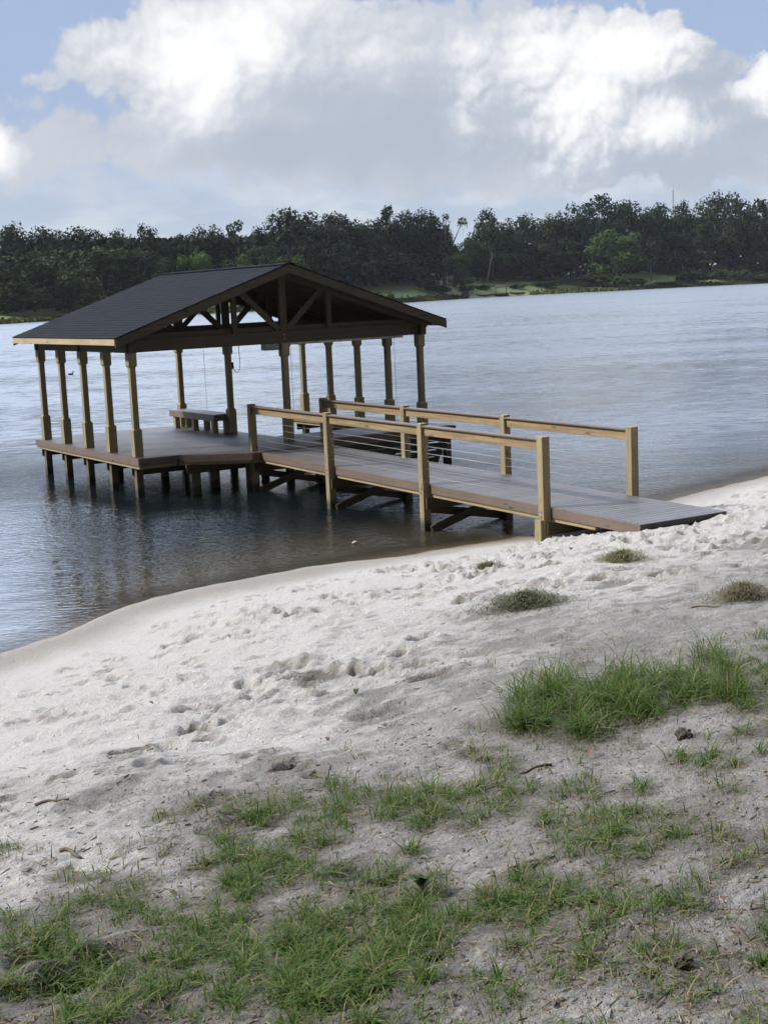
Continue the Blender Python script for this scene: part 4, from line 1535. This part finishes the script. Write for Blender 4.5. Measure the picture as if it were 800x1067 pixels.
def stick(u0, v0, u1, v1, r, label, bend=.02):
    a, b_ = ground_at(float(u0), float(v0), sand_height), ground_at(float(u1), float(v1), sand_height)
    pts = []
    for k in range(6):
        t = k / 5
        q = a * (1 - t) + b_ * t
        q[:2] += bend * math.sin(t * 5) * np.array([.5, .8])
        q[2] = float(sand_height(np.array(q[0]), np.array(q[1]))) + r * .9
        pts.append(q - a)
    mb = MB().tube(pts, [r, r * .95, r * .9, r * .8, r * .7, r * .5], 6)
    mid_ = Vector(pts[3])
    mb.tube([mid_, mid_ + Vector((.03, .04, .02))], [r * .6, r * .3], 5)
    o = mb.build('stick', STICK, None, 0, True)
    o.location = tuple(a)
    tag(o, label, 'stick', 'sticks on the sand')


stick(37, 840, 73, 832, .010, 'dark straight stick on the smooth sand at the left edge')
stick(63, 888, 86, 894, .011, 'short thick stick lying below the long one at the left')
stick(720, 634, 748, 632, .008, 'thin curved twig beside the brownish moss heap', .05)
stick(575, 798, 540, 806, .008, 'dark twig on bare sand under the long grass clump', .03)
stick(760, 968, 778, 977, .006, 'thin forked twig at the lower right edge', .02)
stick(340, 812, 345, 795, .005, 'little upright-looking twig in the sand above the middle grass', .02)

LEAFB = plain('brown_leaf', (.11, .06, .038), .7, 0, .3, 30)
LEAFG = plain('dark_green_leaf', (.035, .058, .012), .95, 0, .3, 20)


def leaf_blade(mb, c, d, ln, wd, curl, n=6):
    c, d = Vector(c), Vector(d).normalized()
    s_ = d.cross(Vector((0, 0, 1))).normalized()
    vs, fs = [], []
    for i in range(n + 1):
        t = i / n
        w = wd * math.sin(math.pi * min(.98, t * .92 + .06)) ** .8
        q = c + d * ln * t + Vector((0, 0, curl * math.sin(t * 2.6)))
        vs += [q - s_ * w + Vector((0, 0, .25 * w)), q, q + s_ * w + Vector((0, 0, .25 * w))]
    for i in range(n):
        for k in range(2):
            a = i * 3 + k
            fs.append((a, a + 1, a + 4, a + 3))
    mb.add(vs, fs)


def leaf(u, v, ln, mat, label, ang, curl=.02):
    p = ground_at(float(u), float(v), sand_height)
    mb = MB()
    leaf_blade(mb, (0, 0, .012), (math.cos(ang), math.sin(ang), .12), ln, ln * .3, curl)
    o = mb.build('fallen_leaf', mat, None, 0, True)
    o.location = tuple(p)
    tag(o, label, 'leaf', 'fallen leaves on the sand')


leaf(612, 791, .075, LEAFB, 'curled red-brown leaf on the sand below the long grass', .3, .035)
leaf(371, 725, .07, LEAFG, 'small dark green leaf lying on the pale trampled sand', 1.0, .02)
leaf(160, 735, .05, LEAFB, 'tiny brown leaf on the smooth white sand at left', 2.0, .01)
leaf(342, 774, .05, LEAFB, 'tiny brown leaf just above the middle grass', 1.2, .012)

# broad-leaved weed
p = ground_at(440.0, 932.0, sand_height)
weed = empty('weed', tuple(p))
tag(weed, 'small broad-leaved dark green weed standing alone on bare sand', 'weed')
MB().tube([(0, 0, -.01), (.004, 0, .03), (.0, .004, .055)], [.004, .003, .002], 6).build('stem', LEAFG, weed)
for k in range(6):
    a = k * 1.05 + .3
    mb = MB()
    leaf_blade(mb, (0, 0, .02 + .006 * k), (math.cos(a), math.sin(a), .25 + .12 * k), .085 - .006 * k, .024, .02)
    mb.build('leaf', LEAFG, weed, 0, True)

# clods of dark soil
CLOD = plain('dark_clod', (.055, .045, .033), .95, 0, .5, 40)


def clod(u, v, r, label, seed, mat=None):
    rng = np.random.default_rng(seed)
    p = ground_at(float(u), float(v), sand_height)
    me = bpy.data.meshes.new('clod')
    bm = bmesh.new()
    bmesh.ops.create_icosphere(bm, subdivisions=3, radius=r)
    for vt in bm.verts:
        n_ = float(fbm(np.array(vt.co.x / r * 1.3 + seed * 7), np.array(vt.co.y / r * 1.3 + vt.co.z / r), 4, .6))
        vt.co *= 1 + .5 * n_
        vt.co.z *= .8
    bm.to_mesh(me)
    bm.free()
    me.materials.append(mat or CLOD)
    o = bpy.data.objects.new('soil_clod', me)
    COL.objects.link(o)
    o.location = (p[0], p[1], p[2] + r * .4)
    tag(o, label, 'clod', 'clods of dark soil')


clod(712, 769, .045, 'dark lump of soil right below the long grass clump', 1)
clod(711, 1006, .035, 'dark lump of soil in the lower right sand', 2)
clod(303, 803, .035, 'dark clod among thin grass in the middle of the foreground', 4)
clod(452, 1000, .03, 'small dark clod under the grass at bottom centre', 5)

# floating leaf and a bird far out on the lake
d = ray(367.0, 567.0)
t = -CAM[2] / d[2]
pw = CAM + d * t
mb = MB()
leaf_blade(mb, (0, 0, .01), (1, .3, .02), .14, .03, .02)
o = mb.build('floating_leaf', plain('pale_leaf', (.42, .36, .22), .6), None, 0, True)
o.location = tuple(pw)
tag(o, 'pale leaf floating on the dark water under the gangway', 'leaf')

d = ray(74.0, 390.5)
t = -CAM[2] / d[2]
pw = CAM + d * t
bird = bpy.data.objects.new('water_bird', bpy.data.meshes.new('water_bird'))
COL.objects.link(bird)
bm = bmesh.new()
bmesh.ops.create_uvsphere(bm, u_segments=20, v_segments=14, radius=.5)
for vt in bm.verts:
    x_, y_, z_ = vt.co
    tail = max(0, -x_ - .2)
    vt.co = Vector((x_ * .62, y_ * .30 * (1 - tail), z_ * .24 + .07 + tail * .12))
for (cx, cz_, rx_, rz_) in ((.27, .22, .06, .13), (.31, .34, .09, .065), (.41, .33, .07, .018)):
    r_ = bmesh.ops.create_uvsphere(bm, u_segments=14, v_segments=10, radius=1)
    for vt in r_['verts']:
        vt.co = Vector((vt.co.x * rx_ + cx, vt.co.y * min(rx_, .055), vt.co.z * rz_ + cz_))
bm.to_mesh(bird.data)
bm.free()
bird.data.materials.append(plain('dark_feathers', (.02, .02, .022), .7))
bird.location = tuple(pw)
bird.rotation_euler.z = -YAW + .2
bird.scale = (.5, .5, .5)
tag(bird, 'small dark water bird floating alone on the lake left of the boathouse', 'bird')

# ------------------------------------------------------------------ sky and light
SUN_AZ, SUN_EL = math.radians(-62), math.radians(37)      # azimuth from +y towards +x
sdir = Vector((math.sin(SUN_AZ) * math.cos(SUN_EL), math.cos(SUN_AZ) * math.cos(SUN_EL), math.sin(SUN_EL)))
sun_d = bpy.data.lights.new('sun', 'SUN')
sun_d.energy = 3.5
sun_d.angle = math.radians(3.5)
sun_d.color = (1.0, .96, .90)
sun = bpy.data.objects.new('sun', sun_d)
COL.objects.link(sun)
sun.rotation_euler = sdir.to_track_quat('Z', 'Y').to_euler()

world = bpy.data.worlds.new('World')
scene.world = world
world.use_nodes = True
g = NT(world.node_tree)
g.n.clear()
out = g.new('ShaderNodeOutputWorld')
bg = g.new('ShaderNodeBackground')
g.l.new(bg.outputs[0], out.inputs['Surface'])
sky = g.new('ShaderNodeTexSky', sky_type='NISHITA', sun_disc=False)
sky.sun_elevation = SUN_EL
sky.sun_rotation = SUN_AZ
sky.air_density = 1.0
sky.dust_density = 2.0
sky.ozone_density = 1.5

dirv = g.new('ShaderNodeTexCoord').outputs['Generated']
PXR = 1450.0


def sky_px(u, v):
    d = ray(u, v)
    return (math.atan2(d[0], d[1]) - YAW) * PXR, math.asin(d[2]) * PXR


# node group: cloud thickness at an (azimuth, elevation) given in 1/1450 rad
BLOBS = [(50, 152, 110, 36, .5), (535, 62, 80, 60, .7), (425, 55, 110, 55, .9), (95, 62, 48, 30, .8), (150, 62, 70, 50, 1), (222, 66, 95, 78, 1.1), (300, 40, 120, 52, 1.05), (370, 100, 120, 90, 1.1), (455, 110, 110, 80, 1.0), (492, 66, 62, 46, .9),
         (205, 140, 130, 42, .95), (300, 150, 130, 40, 1.0), (400, 150, 140, 50, 1),
         (562, 66, 46, 42, .9), (610, 72, 70, 58, 1.1), (672, 66, 70, 52, 1.1), (640, 45, 60, 34, 1.0), (720, 98, 60, 46, .9), (640, 120, 110, 62, 1.1), (720, 150, 110, 42, 1.0), (545, 130, 90, 62, .85),
         (806, 92, 32, 34, 1), (800, 140, 70, 44, .9), (-6, 158, 34, 32, .8)]
BRIGHT = [(205, 62, 85, 70, 1.0), (255, 40, 62, 50, .85), (300, 10, 90, 24, .45), (130, 60, 70, 40, .45), (200, 110, 60, 40, .6),
          (640, 55, 95, 46, 1.0), (605, 100, 62, 52, .95), (600, 140, 60, 36, .7), (690, 128, 52, 34, .85), (566, 50, 46, 40, .8), (800, 88, 36, 32, 1.0), (-4, 155, 26, 26, .8), (380, 50, 60, 30, .25), (490, 90, 30, 30, .4), (500, 55, 40, 25, .4), (480, 135, 22, 24, .4)]
DARKER = [(690, 100, 40, 26, .4), (590, 150, 40, 24, .4), (420, 140, 120, 62, .8), (470, 160, 110, 40, .5), (300, 155, 110, 32, .7), (340, 110, 80, 50, .4), (735, 88, 46, 48, .9), (700, 172, 120, 34, .8), (540, 150, 70, 40, .35), (780, 140, 60, 34, .5), (120, 100, 50, 30, .2)]


def blob_group(name, blobs):
    tr_ = bpy.data.node_groups.new(name, 'ShaderNodeTree')
    tr_.interface.new_socket('P', in_out='INPUT', socket_type='NodeSocketVector')
    tr_.interface.new_socket('D', in_out='OUTPUT', socket_type='NodeSocketFloat')
    q = NT(tr_)
    gi, go = q.new('NodeGroupInput'), q.new('NodeGroupOutput')
    acc = None
    for (u, v, ru, rv_, w) in blobs:
        a, e = sky_px(u, v)
        p = q.vm('SUBTRACT', gi.outputs[0], (a, e, 0))
        p = q.vm('MULTIPLY', p, (1 / ru, 1 / rv_, 0))
        ln = q.vm('LENGTH', p)
        val = q.m('MULTIPLY', q.m('SUBTRACT', 1.0, ln), w)
        if acc is None:
            acc = val
        else:
            nd = q.new('ShaderNodeMath', operation='SMOOTH_MAX')
            q.put(nd.inputs[0], acc)
            q.put(nd.inputs[1], val)
            nd.inputs[2].default_value = .18
            acc = nd.outputs[0]
    q.l.new(acc, go.inputs[0])
    return tr_


def call(tree_, p):
    nd = g.new('ShaderNodeGroup')
    nd.node_tree = tree_
    g.put(nd.inputs[0], p)
    return nd.outputs[0]


sep = g.new('ShaderNodeSeparateXYZ')
g.put(sep.inputs[0], dirv)
az = g.m('SUBTRACT', g.m('ARCTAN2', sep.outputs[0], sep.outputs[1]), YAW)
az = g.m('WRAP', az, math.pi, -math.pi)
el = g.m('ARCSINE', g.m('MINIMUM', g.m('MAXIMUM', sep.outputs[2], -.999), .999))
cmb = g.new('ShaderNodeCombineXYZ')
g.put(cmb.inputs[0], g.m('MULTIPLY', az, PXR))
g.put(cmb.inputs[1], g.m('MULTIPLY', el, PXR))
P0 = cmb.outputs[0]
# warp the outlines into billows
n_lo = g.noise(P0, 1 / 55, 2, .5, 0, '2D', 'Color')
n_hi = g.noise(P0, 1 / 17, 4, .55, .1, '2D', 'Color')
half = (.5, .5, .5)
Pw = g.vm('ADD', P0, g.vm('MULTIPLY', g.vm('SUBTRACT', n_lo, half), (52, 46, 0)))
Pw = g.vm('ADD', Pw, g.vm('MULTIPLY', g.vm('SUBTRACT', n_hi, half), (15, 15, 0)))


def billow_group():
    """rounded heads with sharp creases between them"""
    tr_ = bpy.data.node_groups.new('cloud_billows', 'ShaderNodeTree')
    tr_.interface.new_socket('P', in_out='INPUT', socket_type='NodeSocketVector')
    tr_.interface.new_socket('D', in_out='OUTPUT', socket_type='NodeSocketFloat')
    q = NT(tr_)
    gi, go = q.new('NodeGroupInput'), q.new('NodeGroupOutput')
    acc = None
    for k_, (sc_, w_) in enumerate(((1 / 62, .50), (1 / 29, .30), (1 / 14, .17), (1 / 7, .09))):
        p = q.vm('ADD', gi.outputs[0], (31.7 * k_, 17.3 * k_, 0))
        n_ = q.noise(p, sc_, 0, .5, 0, '2D')
        v_ = q.m('MULTIPLY', q.m('ABSOLUTE', q.m('SUBTRACT', q.m('MULTIPLY', n_, 2.0), 1.0)), 1.7 * w_)
        acc = v_ if acc is None else q.m('ADD', acc, v_)
    q.l.new(acc, go.inputs[0])
    return tr_


G_P = billow_group()
Pp = g.vm('ADD', P0, g.vm('MULTIPLY', g.vm('SUBTRACT', n_lo, half), (16, 16, 0)))
puff = g.m('SUBTRACT', call(G_P, Pp), .36)
relief = g.m('SUBTRACT', call(G_P, Pp), call(G_P, g.vm('ADD', Pp, (-5, 6, 0))))      # sunward side of each billow
fb = g.noise(P0, 1 / 44, 5, .5, .2, '2D')
fbm_ = g.m('SUBTRACT', fb, .5)
G_D, G_B, G_K = blob_group('cloud_bodies', BLOBS), blob_group('cloud_lit', BRIGHT), blob_group('cloud_shade', DARKER)
crisp = g.ss(g.m('MULTIPLY', az, PXR), 20, 160, .60, 1.0)           # the right-hand cloud is the sharper one
Dn = g.m('ADD', call(G_D, Pw), g.m('ADD', g.m('MULTIPLY', puff, .45), g.m('MULTIPLY', fbm_, .45)))
alpha = g.ss(Dn, -.06, g.m('SUBTRACT', .40, g.m('MULTIPLY', crisp, .24)))
Pb = g.vm('ADD', P0, g.vm('MULTIPLY', g.vm('SUBTRACT', n_lo, half), (34, 30, 0)))
lit = g.m('ADD', call(G_B, Pb), g.m('MULTIPLY', fbm_, .22))
lit = g.m('ADD', lit, g.m('MULTIPLY', crisp, g.m('ADD', g.m('MULTIPLY', puff, .34), g.m('MULTIPLY', relief, .30))))
lit = g.ss(lit, -.20, .80)
drk = g.m('ADD', call(G_K, Pb), g.m('SUBTRACT', g.m('MULTIPLY', fbm_, .35), g.m('MULTIPLY', crisp, g.m('MULTIPLY', relief, .35))))
drk = g.ss(drk, -.35, .55)
K = 10.0                    # the Background works at 0.1


def lin(r, g_, b_, k=1.0):
    f = lambda c: (c / 255 / 12.92 if c / 255 <= .04045 else ((c / 255 + .055) / 1.055) ** 2.4)
    return (f(r) * k, f(g_) * k, f(b_) * k)


SKYK = 0.68
cl = g.mix(lit, lin(204, 210, 221, K * SKYK), lin(255, 255, 255, K * 1.06 * SKYK))
cl = g.mix(g.m('MULTIPLY', drk, g.m('SUBTRACT', 1.0, g.m('MULTIPLY', lit, .75))), cl, lin(183, 192, 207, K * SKYK))
# blue sky, paling towards the horizon
eln = g.m('MULTIPLY', el, PXR)
blue = g.mix(.8, sky.outputs[0], lin(172, 189, 224, K * SKYK))
veil = g.ss(g.m('ADD', eln, g.m('MULTIPLY', fbm_, 70)), 190, 40)
low = g.noise(g.vm('MULTIPLY', P0, (.35, 1.25, 1)), 1 / 36, 5, .55, .1, '2D')
bank_c = g.mix(g.ss(low, .38, .68), lin(190, 204, 220, K * SKYK), lin(216, 224, 232, K * SKYK))
lowb = g.m('ADD', call(blob_group('low_clouds', [(235, 178, 130, 30, .9), (520, 205, 70, 14, .6), (90, 192, 70, 20, .4), (650, 192, 90, 14, .5), (330, 205, 90, 16, .4)]), Pw), g.m('MULTIPLY', fbm_, .5))
bank_c = g.mix(g.ss(lowb, -.1, .6, 0.0, .85), bank_c, lin(232, 235, 239, K * SKYK))
base = g.mix(g.m('MULTIPLY', veil, .92), blue, bank_c)
# broken cloud over the rest of the sky
gn = g.noise(g.vm('MULTIPLY', dirv, (1, 1, 1.7)), 2.3, 7, .56, .2)
framed = g.m('MULTIPLY', g.ss(g.m('ABSOLUTE', az), .30, .48, 1.0, 0.0), g.ss(el, .22, .34, 1.0, 0.0))
rest = g.m('MULTIPLY', g.ss(gn, .40, .56), g.m('SUBTRACT', 1.0, framed))
rest_c = g.mix(g.ss(gn, .55, .75), lin(252, 253, 255, 1.3 * K * SKYK), lin(225, 230, 238, K * SKYK))
base = g.mix(g.m('MULTIPLY', rest, .85), base, rest_c)
# bright glow added to the unseen sky above the frame, lifting the water
fw = g.vm('DOT_PRODUCT', dirv, (math.sin(YAW - .3), math.cos(YAW - .3), .0))
sky_fill = g.m('MULTIPLY', g.m('MULTIPLY', g.ss(fw, .0, .5), g.ss(el, .205, .31)), g.ss(el, 1.25, .8))
sky_fill = g.m('MULTIPLY', sky_fill, g.ss(gn, .30, .50))
base = g.mix(sky_fill, base, lin(214, 230, 255, 4.7 * K * SKYK))
# unseen sky behind the camera, darkened to shade faces turned towards it
bk = g.vm('DOT_PRODUCT', dirv, (-math.sin(YAW), -math.cos(YAW), .0))
base = g.mix(g.ss(bk, -.38, .32, 0.0, .95), base, lin(62, 68, 82, K * SKYK))
col = g.mix(alpha, base, cl)
g.put(bg.inputs['Color'], col)
bg.inputs['Strength'].default_value = .1

scene.view_settings.view_transform = 'Standard'
scene.view_settings.look = 'None'
scene.view_settings.exposure = 0.52
scene.view_settings.gamma = 1.0
scene.view_settings.use_curve_mapping = False
scene.render.engine = 'CYCLES'
scene.cycles.max_bounces = 6
scene.cycles.transparent_max_bounces = 8
scene.cycles.caustics_reflective = False
scene.cycles.caustics_refractive = False
scene.cycles.use_denoising = True
scene.cycles.sample_clamp_indirect = 6

# ------------------------------------------------------------------ humid air over the lake
HAZE = bpy.data.materials.new('haze')
HAZE.use_nodes = True
q = NT(HAZE.node_tree)
q.n.clear()
ho = q.new('ShaderNodeOutputMaterial')
pv = q.new('ShaderNodeVolumePrincipled')
pv.inputs['Color'].default_value = (.86, .90, .97, 1)
pv.inputs['Density'].default_value = .00005
pv.inputs['Anisotropy'].default_value = .2
q.l.new(pv.outputs[0], ho.inputs['Volume'])
hz = MB().box(-2300, 2300, -2300, 2300, -4.2, 92).build('haze', HAZE)
tag(hz, 'thin humid haze over the lake', 'haze', kind='stuff')
scene.cycles.volume_bounces = 0
